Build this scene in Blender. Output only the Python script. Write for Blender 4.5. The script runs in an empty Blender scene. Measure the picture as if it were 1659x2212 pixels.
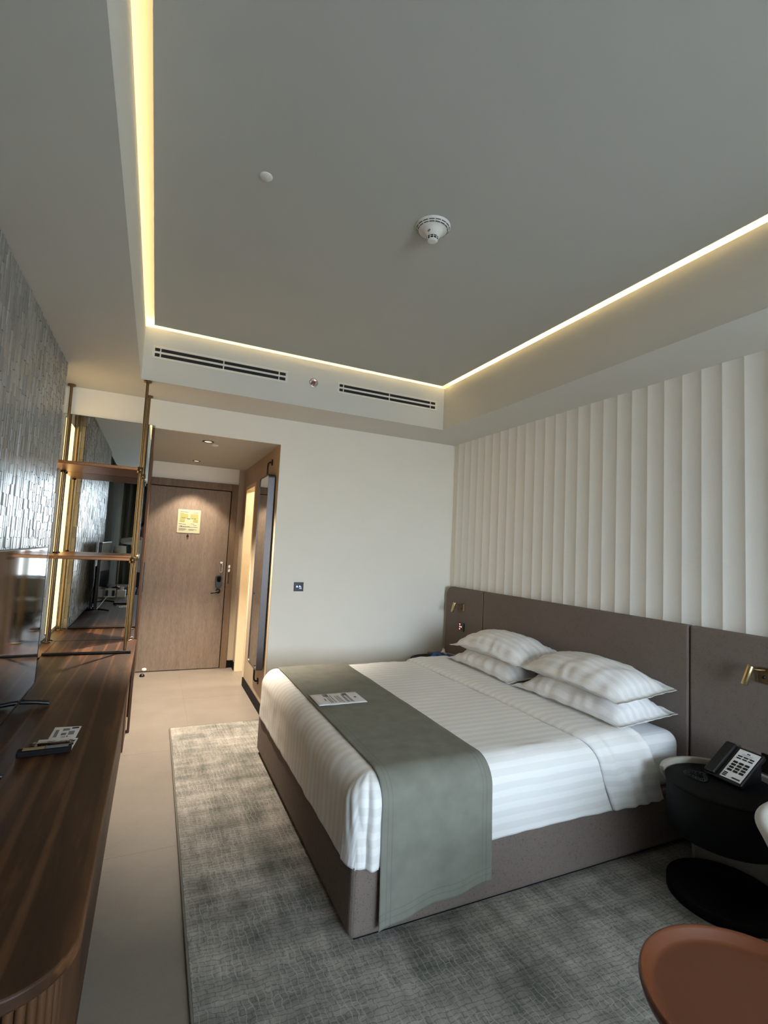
import bpy, bmesh, math, random
from mathutils import Vector, Matrix, noise as mnoise
PI = math.pi
random.seed(7)
scene = bpy.context.scene
COL = scene.collection

# ------------------------------------------------------------------ camera
cam_d = bpy.data.cameras.new('camera')
cam = bpy.data.objects.new('camera', cam_d)
COL.objects.link(cam)
scene.camera = cam
F_PX, PITCH, ROLL, YAW = 1063.3, .0758, .0491, .4308
_cy, _sy, _cp, _sp = math.cos(YAW), math.sin(YAW), math.cos(PITCH), math.sin(PITCH)
_f = Vector((_sy * _cp, _cy * _cp, _sp)); _r = Vector((_cy, -_sy, 0)); _u = _r.cross(_f)
_R = _r * math.cos(ROLL) + _u * math.sin(ROLL); _U = -_r * math.sin(ROLL) + _u * math.cos(ROLL)
cam.matrix_world = Matrix(((_R.x, _U.x, -_f.x, 0), (_R.y, _U.y, -_f.y, 0), (_R.z, _U.z, -_f.z, 1.5), (0, 0, 0, 1)))
cam_d.sensor_fit = 'VERTICAL'; cam_d.sensor_height = 36.0; cam_d.lens = F_PX / 2212 * 36.0
cam_d.clip_start = .02; cam_d.clip_end = 100

# ------------------------------------------------------------------ world, view, daylight
SKY, EXPOSURE = 14.6, 0.52
w = bpy.data.worlds.new('sky'); scene.world = w; w.use_nodes = True
bg = w.node_tree.nodes['Background']
_wt = w.node_tree; _tc = _wt.nodes.new('ShaderNodeTexCoord'); _sx = _wt.nodes.new('ShaderNodeSeparateXYZ'); _rp = _wt.nodes.new('ShaderNodeValToRGB')
_wt.links.new(_tc.outputs['Generated'], _sx.inputs[0]); _wt.links.new(_sx.outputs['Z'], _rp.inputs[0]); _wt.links.new(_rp.outputs[0], bg.inputs[0])
_rp.color_ramp.elements[0].position = 0.0; _rp.color_ramp.elements[0].color = (.42, .46, .48, 1)      # city ground below the horizon
_rp.color_ramp.elements[1].position = .012; _rp.color_ramp.elements[1].color = (.74, .87, 1.0, 1)       # hazy horizon
_e = _rp.color_ramp.elements.new(1.0); _e.color = (.52, .76, 1.0, 1)                                    # zenith
bg.inputs[1].default_value = SKY
vs = scene.view_settings
vs.view_transform = 'Standard'; vs.look = 'None'; vs.exposure = EXPOSURE; vs.gamma = 1; vs.use_curve_mapping = False
scene.cycles.use_denoising = True
scene.cycles.max_bounces = 6; scene.cycles.diffuse_bounces = 4; scene.cycles.glossy_bounces = 4; scene.cycles.transmission_bounces = 4
scene.cycles.use_light_tree = False
scene.cycles.use_adaptive_sampling = True; scene.cycles.adaptive_threshold = .05
scene.cycles.sample_clamp_indirect = 12.0
WX0, WX1, WZ0, WZ1, WY = .20, 2.62, .62, 2.56, -2.8           # window opening behind the camera
pd = bpy.data.lights.new('window_portal', 'AREA'); pd.shape = 'RECTANGLE'
pd.size = WX1 - WX0; pd.size_y = WZ1 - WZ0; pd.cycles.is_portal = True
po = bpy.data.objects.new('window_portal', pd); COL.objects.link(po)
po.location = ((WX0 + WX1) / 2, WY - .12, (WZ0 + WZ1) / 2); po.rotation_euler = (PI / 2, 0, 0)
WARM = (1.0, .69, .31)

# ------------------------------------------------------------------ materials
def lin(r, g, b):
    return tuple(((c / 255 / 12.92) if c / 255 <= .04045 else ((c / 255 + .055) / 1.055) ** 2.4) for c in (r, g, b)) + (1,)
MATS = {}
class NT:
    def __init__(s, name):
        s.m = bpy.data.materials.new(name); s.m.use_nodes = True
        s.t = s.m.node_tree; s.b = s.t.nodes['Principled BSDF']; MATS[name] = s.m
    def n(s, kind, **kw):
        nd = s.t.nodes.new(kind)
        for k, v in kw.items():
            if isinstance(k, str) and k.startswith('i_'):
                nd.inputs[k[2:].replace('_', ' ')].default_value = v
            else: setattr(nd, k, v)
        return nd
    def l(s, a, b): s.t.links.new(a, b)
    def coord(s, scale=(1, 1, 1), kind='Object', rot=(0, 0, 0)):
        tc = s.n('ShaderNodeTexCoord'); mp = s.n('ShaderNodeMapping')
        mp.inputs['Scale'].default_value = scale; mp.inputs['Rotation'].default_value = rot
        s.l(tc.outputs[kind], mp.inputs[0]); return mp.outputs[0]
    def noise(s, vec, scale=5, detail=4, rough=.5):
        nd = s.n('ShaderNodeTexNoise'); nd.inputs['Scale'].default_value = scale
        nd.inputs['Detail'].default_value = detail; nd.inputs['Roughness'].default_value = rough
        if vec is not None: s.l(vec, nd.inputs['Vector'])
        return nd.outputs['Fac']
    def ramp(s, fac, stops):
        nd = s.n('ShaderNodeValToRGB'); cr = nd.color_ramp
        while len(cr.elements) < len(stops): cr.elements.new(.5)
        for e, (p, c) in zip(cr.elements, stops): e.position = p; e.color = c
        s.l(fac, nd.inputs[0]); return nd.outputs[0]
    def mix(s, fac, a, b, blend='MIX'):
        nd = s.n('ShaderNodeMix', data_type='RGBA', blend_type=blend)
        for sock, v in ((nd.inputs[0], fac), (nd.inputs[6], a), (nd.inputs[7], b)):
            if hasattr(v, 'is_linked') or hasattr(v, 'links'): s.l(v, sock)
            else: sock.default_value = v
        return nd.outputs[2]
    def bump(s, h, strength=.2, dist=.01):
        nd = s.n('ShaderNodeBump'); nd.inputs['Strength'].default_value = strength; nd.inputs['Distance'].default_value = dist
        s.l(h, nd.inputs['Height']); s.l(nd.outputs[0], s.b.inputs['Normal'])
def pm(name, col, rough=.6, metal=0.0, spec=.5, noise=None, bump=None):
    t = NT(name); c = lin(*col)
    t.b.inputs['Roughness'].default_value = rough; t.b.inputs['Metallic'].default_value = metal
    t.b.inputs['Specular IOR Level'].default_value = spec
    if noise:
        sc, amt = noise
        f = t.noise(t.coord(), sc, 3)
        a = tuple(x * (1 - amt) for x in c[:3]) + (1,); b = tuple(min(1, x * (1 + amt)) for x in c[:3]) + (1,)
        t.l(t.ramp(f, [(.3, a), (.7, b)]), t.b.inputs['Base Color'])
    else: t.b.inputs['Base Color'].default_value = c
    if bump:
        sc, st, ds = bump
        t.bump(t.noise(t.coord(), sc, 3), st, ds)
    return t.m
def emit(name, col, strength):
    t = NT(name); t.b.inputs['Base Color'].default_value = (0, 0, 0, 1)
    t.b.inputs['Emission Color'].default_value = tuple(col) + (1,); t.b.inputs['Emission Strength'].default_value = strength
    return t.m
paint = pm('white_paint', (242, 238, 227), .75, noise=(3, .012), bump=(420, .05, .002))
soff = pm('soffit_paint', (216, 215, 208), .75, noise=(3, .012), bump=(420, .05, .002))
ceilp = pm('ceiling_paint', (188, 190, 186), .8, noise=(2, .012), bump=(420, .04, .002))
beige_wall = pm('corridor_wallcovering', (184, 168, 144), .6, noise=(60, .04), bump=(300, .06, .002))
bathwall = pm('bathroom_wall', (232, 216, 186), .5)
fabric_w = pm('flute_fabric', (240, 239, 233), .85, noise=(260, .025), bump=(700, .12, .002))
brass = pm('brushed_brass', (126, 106, 78), .36, 1.0, noise=(40, .06))
brass_lt = pm('pale_brass', (214, 190, 142), .3, 1.0)
copper = pm('copper_shelf', (150, 104, 70), .35, 1.0, noise=(30, .06))
black = pm('black_plastic', (16, 16, 17), .35)
black_m = pm('black_matte', (10, 10, 11), .65, spec=.18, noise=(200, .12))
black_gl = pm('black_glass', (6, 7, 8), .06, spec=.8)
mirror_frame = pm('mirror_frame_metal', (98, 96, 98), .42, .9)
gunmetal = pm('bronze_metal', (52, 46, 44), .38, .8)
whitep = pm('white_plastic', (228, 228, 224), .45)
vent_w = pm('vent_white', (232, 228, 218), .5)
vent_d = pm('vent_dark', (34, 34, 36), .8)
chrome = pm('chrome', (220, 220, 220), .18, 1.0)
paperm = pm('paper', (226, 224, 224), .8)
ink = pm('ink_grey', (128, 125, 128), .9)
ink_d = pm('ink_dark', (45, 45, 50), .9)
terra = pm('terracotta_lacquer', (96, 52, 29), .36, spec=.35, noise=(300, .03))
offwhite = pm('offwhite_shell', (176, 170, 156), .6, noise=(250, .05), bump=(500, .1, .002))
greyfab = pm('grey_chair_fabric', (190, 188, 182), .9, noise=(220, .06), bump=(600, .2, .003))
sofafab = pm('sofa_fabric', (168, 156, 138), .9, noise=(220, .06), bump=(600, .2, .003))
sofabase = pm('sofa_base_dark', (52, 46, 42), .8)
pol_mir = pm('mirror_glass', (225, 228, 226), .015, 1.0)
runner_m = pm('runner_fabric', (146, 144, 130), .92, noise=(14, .05), bump=(900, .12, .002))
def runner_mat():
    t = NT('runner_cloth'); n1 = t.noise(t.coord(), 14, 3); c = t.ramp(n1, [(.3, lin(124, 124, 114)), (.7, lin(134, 134, 124))])
    tot = None
    for at_name, vals, eps in (('cloth_u', (.052, .088, .912, .948), .0045), ('cloth_h', (.030, .052), .0022)):
        at = t.n('ShaderNodeAttribute', attribute_name=at_name)
        for v in vals:
            q = t.n('ShaderNodeMath', operation='COMPARE'); t.l(at.outputs['Fac'], q.inputs[0]); q.inputs[1].default_value = v; q.inputs[2].default_value = eps
            if tot is None: tot = q.outputs[0]
            else:
                a_ = t.n('ShaderNodeMath', operation='MAXIMUM'); t.l(tot, a_.inputs[0]); t.l(q.outputs[0], a_.inputs[1]); tot = a_.outputs[0]
    sc = t.n('ShaderNodeMath', operation='MULTIPLY'); t.l(tot, sc.inputs[0]); sc.inputs[1].default_value = .16
    t.l(t.mix(sc.outputs[0], c, lin(70, 70, 62)), t.b.inputs['Base Color'])
    t.b.inputs['Roughness'].default_value = .92; t.b.inputs['Specular IOR Level'].default_value = .2
    t.bump(t.noise(t.coord(), 700, 2), .1, .002); return t.m
runner_m = runner_mat()
blue_card = pm('blue_card', (22, 58, 128), .5)
skin = pm('skin', (178, 132, 106), .55)
shirt = pm('shirt_white', (226, 224, 222), .85, bump=(30, .25, .01))
trouser = pm('trouser_dark', (40, 42, 50), .85)
hair_m = pm('hair_dark', (28, 22, 18), .6)
sign_m = pm('sign_card', (178, 178, 142), .6)
sign_g = pm('sign_olive', (150, 148, 88), .6)
red_glass = pm('red_bulb', (168, 74, 66), .25)
darkwood = pm('dark_base_wood', (44, 30, 22), .5)
lampshade_m = pm('lampshade', (226, 222, 212), .8)

def wood(name, dark, mid, light, axis='Y', rough=.45, streak=1.0, freq=1.0):
    t = NT(name)
    sc = {'Y': (9, .85, 9), 'Z': (9, 9, .85), 'X': (.85, 9, 9)}[axis]
    v = t.coord(tuple(x * freq for x in sc))
    f1 = t.noise(v, 1.6, 5, .55); t.b.inputs['Specular IOR Level'].default_value = .3
    nd = t.n('ShaderNodeTexWave', wave_type='BANDS', bands_direction='X')
    nd.inputs['Scale'].default_value = .30; nd.inputs['Distortion'].default_value = 16; nd.inputs['Detail'].default_value = 3
    nd.inputs['Detail Scale'].default_value = .55
    t.l(v, nd.inputs['Vector'])
    base = t.ramp(f1, [(.32, lin(*dark)), (.55, lin(*mid)), (.75, lin(*light))])
    pw = t.ramp(nd.outputs['Fac'], [(.0, (0, 0, 0, 1)), (.86, (0, 0, 0, 1)), (1, (1, 1, 1, 1))])
    fine = t.noise(t.coord(tuple(x * 14 * freq for x in sc)), 1, 3)
    m = t.n('ShaderNodeMath', operation='MULTIPLY'); t.l(pw, m.inputs[0]); m.inputs[1].default_value = .55 * streak
    c = t.mix(m.outputs[0], base, lin(*light))
    f2 = t.ramp(fine, [(.35, (.82, .82, .82, 1)), (.65, (1.08, 1.08, 1.08, 1))])
    t.l(t.mix(1.0, c, f2, 'MULTIPLY'), t.b.inputs['Base Color'])
    t.b.inputs['Roughness'].default_value = rough
    t.bump(fine, .08, .002)
    return t.m
desk_wood = wood('walnut_desk', (47, 29, 16), (63, 39, 22), (112, 74, 43), 'Y', .5, 1.0)
slat_wood = wood('walnut_slat', (64, 42, 26), (84, 56, 34), (108, 74, 46), 'Z', .5, .6)
door_wood = wood('oak_door', (121, 106, 92), (128, 112, 97), (134, 118, 102), 'Z', .5, .2, 2.0)
frame_wood = wood('oak_frame', (104, 86, 68), (116, 96, 76), (128, 106, 84), 'Z', .5, .2, 2.0)
closet_wood = wood('closet_wood', (84, 58, 40), (98, 68, 46), (116, 82, 56), 'Z', .5, .4)

def fabric_brown():
    t = NT('brown_tweed')
    f = t.noise(t.coord((420, 420, 150)), 1, 2)
    g = t.noise(t.coord((150, 420, 420)), 1, 2)
    h = t.noise(t.coord(), 40, 3)
    m = t.n('ShaderNodeMath', operation='ADD'); t.l(f, m.inputs[0]); t.l(g, m.inputs[1])
    m2 = t.n('ShaderNodeMath', operation='MULTIPLY_ADD'); t.l(h, m2.inputs[0]); m2.inputs[1].default_value = .35; t.l(m.outputs[0], m2.inputs[2])
    t.l(t.ramp(m2.outputs[0], [(.80, lin(84, 74, 68)), (1.08, lin(103, 92, 85)), (1.35, lin(124, 112, 104))]), t.b.inputs['Base Color'])
    t.b.inputs['Roughness'].default_value = .95; t.b.inputs['Specular IOR Level'].default_value = .2
    t.bump(m.outputs[0], .10, .002); return t.m
tweed = fabric_brown()

def striped(name, axis, pitch, c1, c2, phase=0.0):
    t = NT(name); v = t.coord()
    m = t.n('ShaderNodeMath', operation='MULTIPLY_ADD')
    if axis in 'XYZ':
        sep = t.n('ShaderNodeSeparateXYZ'); t.l(v, sep.inputs[0]); t.l(sep.outputs[axis], m.inputs[0])
    else:
        at = t.n('ShaderNodeAttribute', attribute_name=axis); t.l(at.outputs['Fac'], m.inputs[0])
    m.inputs[1].default_value = 1 / pitch; m.inputs[2].default_value = phase + 100
    fr = t.n('ShaderNodeMath', operation='FRACT'); t.l(m.outputs[0], fr.inputs[0])
    t.l(t.ramp(fr.outputs[0], [(.0, lin(*c1)), (.46, lin(*c1)), (.5, lin(*c2)), (.96, lin(*c2))]), t.b.inputs['Base Color'])
    t.b.inputs['Roughness'].default_value = .75; t.b.inputs['Specular IOR Level'].default_value = .3
    t.bump(t.noise(t.coord(), 700, 2), .05, .001); return t.m
sheet_y = striped('striped_sheet', 'cloth_v', .056, (243, 242, 240), (235, 233, 230))
sheet_z = striped('striped_mattress_sheet', 'Z', .07, (238, 238, 239), (226, 226, 229), .2)
sheet_p = striped('striped_pillowcase', 'X', .05, (242, 241, 240), (233, 232, 230))

def rug_mat():
    t = NT('rug_weave')
    a = t.noise(t.coord((1.6, 6.5, 1)), 1.6, 6, .62)          # streaks along x
    b = t.noise(t.coord((7.5, 1.7, 1)), 1.4, 6, .62)          # streaks along y
    m = t.n('ShaderNodeMath', operation='ADD'); t.l(a, m.inputs[0]); t.l(b, m.inputs[1])
    big = t.noise(t.coord((1, 1, 1)), 2.3, 3)
    m2 = t.n('ShaderNodeMath', operation='MULTIPLY_ADD'); t.l(big, m2.inputs[0]); m2.inputs[1].default_value = .5; t.l(m.outputs[0], m2.inputs[2])
    c = t.ramp(m2.outputs[0], [(.0, lin(108, 110, 102)), (1, lin(108, 110, 102))])
    nd = t.n('ShaderNodeMapRange'); nd.inputs[1].default_value = .98; nd.inputs[2].default_value = 1.52
    t.l(m2.outputs[0], nd.inputs[0])
    c = t.ramp(nd.outputs[0], [(.0, lin(102, 104, 96)), (.4, lin(136, 133, 126)), (.62, lin(152, 148, 140)), (1, lin(180, 174, 165))])
    def crackle(bw, rh, rot, off):
        dis = t.n('ShaderNodeVectorMath', operation='ADD')
        nz_ = t.n('ShaderNodeTexNoise'); nz_.inputs['Scale'].default_value = 22; nz_.inputs['Detail'].default_value = 3
        sub = t.n('ShaderNodeVectorMath', operation='SUBTRACT'); sub.inputs[1].default_value = (.5, .5, .5)
        sc = t.n('ShaderNodeVectorMath', operation='SCALE'); sc.inputs['Scale'].default_value = .034
        t.l(t.coord(), nz_.inputs['Vector']); t.l(nz_.outputs['Color'], sub.inputs[0]); t.l(sub.outputs[0], sc.inputs[0]); t.l(t.coord(rot=(0, 0, rot)), dis.inputs[0]); t.l(sc.outputs[0], dis.inputs[1])
        br = t.n('ShaderNodeTexBrick'); br.offset = off; br.squash = 1.35; br.squash_frequency = 3
        br.inputs['Scale'].default_value = 1; br.inputs['Brick Width'].default_value = bw; br.inputs['Row Height'].default_value = rh
        br.inputs['Mortar Size'].default_value = .0021; br.inputs['Mortar Smooth'].default_value = .4
        t.l(dis.outputs[0], br.inputs['Vector'])
        return t.ramp(br.outputs['Fac'], [(.0, (1, 1, 1, 1)), (1.0, (0, 0, 0, 1))])
    k1 = crackle(.052, .019, .06, .41)
    pres = t.ramp(t.noise(t.coord(), 6, 3), [(.35, (0, 0, 0, 1)), (.6, (1, 1, 1, 1))])
    dark = t.mix(.42, c, (.05, .052, .047, 1))
    c1 = t.mix(k1, dark, c)
    k2 = crackle(.061, .023, 1.52, .37)
    lite = t.mix(.30, c, lin(206, 200, 188))
    k2m = t.mix(pres, (1, 1, 1, 1), k2)
    c2 = t.mix(k2m, lite, c1)
    fine = t.noise(t.coord((420, 420, 420)), 1, 2)
    c3 = t.mix(1.0, c2, t.ramp(fine, [(.3, (.88, .88, .88, 1)), (.7, (1.1, 1.1, 1.1, 1))]), 'MULTIPLY')
    t.l(c3, t.b.inputs['Base Color'])
    t.b.inputs['Roughness'].default_value = 1; t.b.inputs['Specular IOR Level'].default_value = .1
    t.bump(fine, .4, .003); return t.m
rug_m = rug_mat()
rug_edge = pm('rug_binding', (112, 108, 98), .95)

def floor_mat():
    t = NT('porcelain_tile')
    a = t.noise(t.coord(), 3.5, 6, .6); b = t.noise(t.coord(), 60, 3)
    c = t.ramp(a, [(.3, lin(124, 116, 107)), (.7, lin(133, 125, 115))])
    t.l(t.mix(1.0, c, t.ramp(b, [(.3, (.97, .97, .97, 1)), (.7, (1.02, 1.02, 1.02, 1))]), 'MULTIPLY'), t.b.inputs['Base Color'])
    t.b.inputs['Roughness'].default_value = .42; t.b.inputs['Specular IOR Level'].default_value = .3; t.bump(b, .03, .002); return t.m
floor_m = floor_mat()
grout = pm('grout', (128, 118, 106), .9)

def stick_mat():
    t = NT('glazed_stick_tile')
    gi = t.n('ShaderNodeNewGeometry'); oi = t.n('ShaderNodeObjectInfo')
    m = t.n('ShaderNodeMath', operation='ADD'); t.l(gi.outputs['Random Per Island'], m.inputs[0]); t.l(oi.outputs['Random'], m.inputs[1])
    fr = t.n('ShaderNodeMath', operation='FRACT'); t.l(m.outputs[0], fr.inputs[0])
    t.l(t.ramp(fr.outputs[0], [(.0, lin(128, 128, 124)), (.5, lin(142, 141, 137)), (1, lin(158, 157, 153))]), t.b.inputs['Base Color'])
    t.b.inputs['Roughness'].default_value = .24
    t.b.inputs['Roughness'].default_value = .26; t.b.inputs['Specular IOR Level'].default_value = .24; return t.m
stick_m = stick_mat()
led_cove = emit('cove_led', WARM, 26.0)
led_panel = emit('niche_led', (1.0, .70, .30), 2.4)
spot_em = emit('downlight_lens', (1.0, .8, .55), 1.0)
red_em = emit('button_red', (1.0, .22, .1), 3.0)
white_em = emit('button_white', (1.0, .8, .8), 2.0)
blue_em = emit('display_blue', (.35, .42, 1.0), 2.0)
for m_ in (spot_em, red_em, white_em, blue_em): m_.cycles.emission_sampling = 'NONE'
curtain_m = pm('curtain_fabric', (54, 53, 44), .95, noise=(120, .06))

# ------------------------------------------------------------------ mesh helpers
class MB:
    def __init__(s): s.v = []; s.f = []; s.sm = []
    def add(s, vs, fs, smooth=False):
        o = len(s.v); s.v += [tuple(p) for p in vs]; s.f += [[i + o for i in f] for f in fs]; s.sm += [smooth] * len(fs); return s
    def box(s, x0, x1, y0, y1, z0, z1):
        vs = [(x0, y0, z0), (x1, y0, z0), (x1, y1, z0), (x0, y1, z0), (x0, y0, z1), (x1, y0, z1), (x1, y1, z1), (x0, y1, z1)]
        return s.add(vs, [(0, 3, 2, 1), (4, 5, 6, 7), (0, 1, 5, 4), (1, 2, 6, 5), (2, 3, 7, 6), (3, 0, 4, 7)])
    def obox(s, M, sx, sy, sz):
        vs = [M @ Vector((a * sx / 2, b * sy / 2, c * sz / 2)) for c in (-1, 1) for a, b in ((-1, -1), (1, -1), (1, 1), (-1, 1))]
        return s.add(vs, [(0, 3, 2, 1), (4, 5, 6, 7), (0, 1, 5, 4), (1, 2, 6, 5), (2, 3, 7, 6), (3, 0, 4, 7)])
    def tube(s, pts, r, n=14, cap=True):
        pts = [Vector(p) for p in pts]; vs = []; fs = []
        rs = r if isinstance(r, (list, tuple)) else [r] * len(pts)
        up = None
        for i, p in enumerate(pts):
            d = (pts[min(i + 1, len(pts) - 1)] - pts[max(i - 1, 0)]).normalized()
            if up is None: up = d.orthogonal().normalized()
            a = (up - d * up.dot(d)).normalized(); up = a; b = d.cross(a)
            for k in range(n):
                t = 2 * PI * k / n; vs.append(p + (a * math.cos(t) + b * math.sin(t)) * rs[i])
        for i in range(len(pts) - 1):
            for k in range(n):
                fs.append((i * n + k, i * n + (k + 1) % n, (i + 1) * n + (k + 1) % n, (i + 1) * n + k))
        s.add(vs, fs, True)
        if cap:
            m = len(pts) - 1
            s.add([vs[k] for k in range(n)], [tuple(range(n - 1, -1, -1))]); s.add([vs[m * n + k] for k in range(n)], [tuple(range(n))])
        return s
    def lathe(s, prof, c=(0, 0, 0), n=48, M=None, smooth=True, sx=1, sy=1):
        vs = []; fs = []
        for r, z in prof:
            for k in range(n):
                t = 2 * PI * k / n; p = Vector((r * math.cos(t) * sx, r * math.sin(t) * sy, z))
                vs.append((M @ p) if M else p + Vector(c))
        for i in range(len(prof) - 1):
            for k in range(n):
                fs.append((i * n + k, i * n + (k + 1) % n, (i + 1) * n + (k + 1) % n, (i + 1) * n + k))
        s.add(vs, fs, smooth)
        if prof[0][0] > 1e-5: s.add(vs[:n], [tuple(range(n - 1, -1, -1))])
        if prof[-1][0] > 1e-5: s.add(vs[-n:], [tuple(range(n))])
        return s
    def grid(s, P, smooth=True, flip=False):
        nu, nv = len(P), len(P[0]); fs = []
        for i in range(nu - 1):
            for j in range(nv - 1):
                q = (i * nv + j, (i + 1) * nv + j, (i + 1) * nv + j + 1, i * nv + j + 1)
                fs.append(q[::-1] if flip else q)
        return s.add([p for row in P for p in row], fs, smooth)
    def prism(s, outline, z0, z1, smooth=False):
        n = len(outline)
        vs = [(x, y, z0) for x, y in outline] + [(x, y, z1) for x, y in outline]
        s.add(vs, [(i, (i + 1) % n, n + (i + 1) % n, n + i) for i in range(n)], smooth)
        s.add([(x, y, z0) for x, y in outline], [tuple(range(n - 1, -1, -1))]); s.add([(x, y, z1) for x, y in outline], [tuple(range(n))])
        return s
    def mesh(s, name):
        me = bpy.data.meshes.new(name); me.from_pydata(s.v, [], s.f)
        me.polygons.foreach_set('use_smooth', s.sm); me.update(); return me
    def obj(s, name, m, parent=None, bevel=0, seg=2, merge=False, loc=None, sub=0, solid=0):
        me = s.mesh(name); me.materials.append(m)
        if merge or bevel:
            bm = bmesh.new(); bm.from_mesh(me)
            bmesh.ops.remove_doubles(bm, verts=bm.verts, dist=1e-5)
            bm.to_mesh(me); bm.free()
        o = bpy.data.objects.new(name, me); COL.objects.link(o)
        if parent: o.parent = parent
        if loc: o.location = loc
        if solid:
            md = o.modifiers.new('solid', 'SOLIDIFY'); md.thickness = solid; md.offset = 0
        if bevel:
            md = o.modifiers.new('bevel', 'BEVEL'); md.width = bevel; md.segments = seg; md.limit_method = 'ANGLE'; md.angle_limit = math.radians(40)
        if sub:
            md = o.modifiers.new('sub', 'SUBSURF'); md.levels = sub; md.render_levels = sub
        return o
def tag(o, label, cat, group=None):
    o['label'] = label; o['category'] = cat
    if group: o['group'] = group
    return o
def thing(name, label, cat, loc=(0, 0, 0), rz=0, group=None):
    o = bpy.data.objects.new(name, None); COL.objects.link(o); o.empty_display_size = .1
    o.location = loc; o.rotation_euler = (0, 0, rz)
    return tag(o, label, cat, group)
def struct(o, label=None):
    o['kind'] = 'structure'
    if label: o['label'] = label
    return o
def empty(name, loc=(0, 0, 0)):
    o = bpy.data.objects.new(name, None); COL.objects.link(o); o.empty_display_size = .1; o.location = loc; return o
def box(name, m, parent, x0, x1, y0, y1, z0, z1, bevel=0, seg=2):
    return MB().box(x0, x1, y0, y1, z0, z1).obj(name, m, parent, bevel, seg)
def plabel(o, text): o['label'] = text; return o
def copy_tree(o, parent=None):
    c = o.copy(); COL.objects.link(c); c.parent = parent
    for ch in o.children: copy_tree(ch, c)
    return c
def RT(loc, rx=0, ry=0, rz=0):
    return Matrix.Translation(loc) @ Matrix.Rotation(rz, 4, 'Z') @ Matrix.Rotation(ry, 4, 'Y') @ Matrix.Rotation(rx, 4, 'X')
def nz(x, y, z=0.0): return mnoise.noise(Vector((x, y, z)))

# ================================================================== room shell
XL, XR, YB, YD, YW = -.608, 2.785, 4.347, 6.216, WY
ZS, ZP, ZT, ZC = 2.62, 3.005, 3.075, 2.389
XLS, XRS, YBS, YNS = -.179, 2.3185, 3.838, -.62
GAP, XC = .057, .9506

# floor: grout bed with separate large tiles
fl = struct(box('floor', grout, None, -1.0, 3.0, -3.0, 6.4, -.12, -.0016), 'pale beige large-format tile floor')
xs = [-.85, -.246, .354, .954, 1.554, 2.154, 2.80]
ys = [-2.8, -2.1, -.9, .3, 1.5, 2.7, 3.9, 5.1, 6.25]
for i in range(len(xs) - 1):
    for j in range(len(ys) - 1):
        box('tile', floor_m, fl, xs[i] + .0009, xs[i + 1] - .0009, ys[j] + .0005, ys[j + 1] - .0005, -.006, 0)

# ceiling: floating panel, slab above, soffits round it, corridor ceiling
ce = struct(empty('ceiling'), 'white tray ceiling with a glowing cove')
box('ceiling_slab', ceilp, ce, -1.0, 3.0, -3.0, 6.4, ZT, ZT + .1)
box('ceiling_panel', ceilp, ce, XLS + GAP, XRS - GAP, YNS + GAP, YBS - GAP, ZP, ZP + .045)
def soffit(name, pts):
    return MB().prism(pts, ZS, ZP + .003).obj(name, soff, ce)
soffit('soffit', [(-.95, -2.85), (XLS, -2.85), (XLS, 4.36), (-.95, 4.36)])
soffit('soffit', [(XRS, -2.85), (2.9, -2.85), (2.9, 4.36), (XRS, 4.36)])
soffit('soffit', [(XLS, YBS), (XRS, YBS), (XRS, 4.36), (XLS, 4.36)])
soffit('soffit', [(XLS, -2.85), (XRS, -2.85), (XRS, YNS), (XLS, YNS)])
# trough behind every soffit edge: strip of light lying on the ledge, boxed in 0.13 behind the edge
TR = .115
box('trough_back', ceilp, ce, XLS - TR - .02, XLS - TR, YNS - TR, YBS + TR, ZP + .003, ZT)
box('trough_back', ceilp, ce, XRS + TR, XRS + TR + .02, YNS - TR, YBS + TR, ZP + .003, ZT)
box('trough_back', ceilp, ce, XLS - TR, XRS + TR, YBS + TR, YBS + TR + .02, ZP + .003, ZT)
box('trough_back', ceilp, ce, XLS - TR, XRS + TR, YNS - TR - .02, YNS - TR, ZP + .003, ZT)
for a in ((XLS - .085, XLS - .070, YNS, YBS + .03), (XRS + .070, XRS + .085, YNS, YBS + .03),
          (XLS - .04, XRS + .04, YBS + .070, YBS + .085), (XLS - .04, XRS + .04, YNS - .085, YNS - .07)):
    plabel(box('led_strip', led_cove, ce, a[0], a[1], a[2], a[3], ZP + .004, ZP + .014), 'warm glowing strip in the ceiling cove')
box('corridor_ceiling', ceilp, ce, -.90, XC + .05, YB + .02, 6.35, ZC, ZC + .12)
box('bathroom_ceiling', ceilp, ce, XC + .05, 2.4, 4.5, 6.35, 2.45, 2.6)

# walls
wb = struct(empty('wall_back'), 'plain off-white back wall')
box('wall_panel', paint, wb, XC + .002, 2.95, YB, YB + .12, 0, ZC)
MB().add([(-.95, YB, 2.405), (-.072, YB, 2.405), (-.072, YB, ZC), (2.95, YB, ZC), (2.95, YB, ZS + .2), (-.95, YB, ZS + .2),
          (-.95, YB + .02, 2.405), (-.072, YB + .02, 2.405), (-.072, YB + .02, ZC), (2.95, YB + .02, ZC), (2.95, YB + .02, ZS + .2), (-.95, YB + .02, ZS + .2)],
         [(0, 1, 2, 3, 4, 5), (11, 10, 9, 8, 7, 6), (0, 6, 7, 1), (1, 7, 8, 2), (2, 8, 9, 3), (3, 9, 10, 4), (4, 10, 11, 5), (5, 11, 6, 0)]).obj('wall_panel', paint, wb)
wl = struct(empty('wall_left'), 'grey glazed stick mosaic wall')
box('wall_core', paint, wl, -1.0, -.70, -3.0, 6.4, 0, 3.1)
box('tile_backing', grout, wl, -.70, -.621, 1.25, 3.766, 0, ZS)
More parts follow.
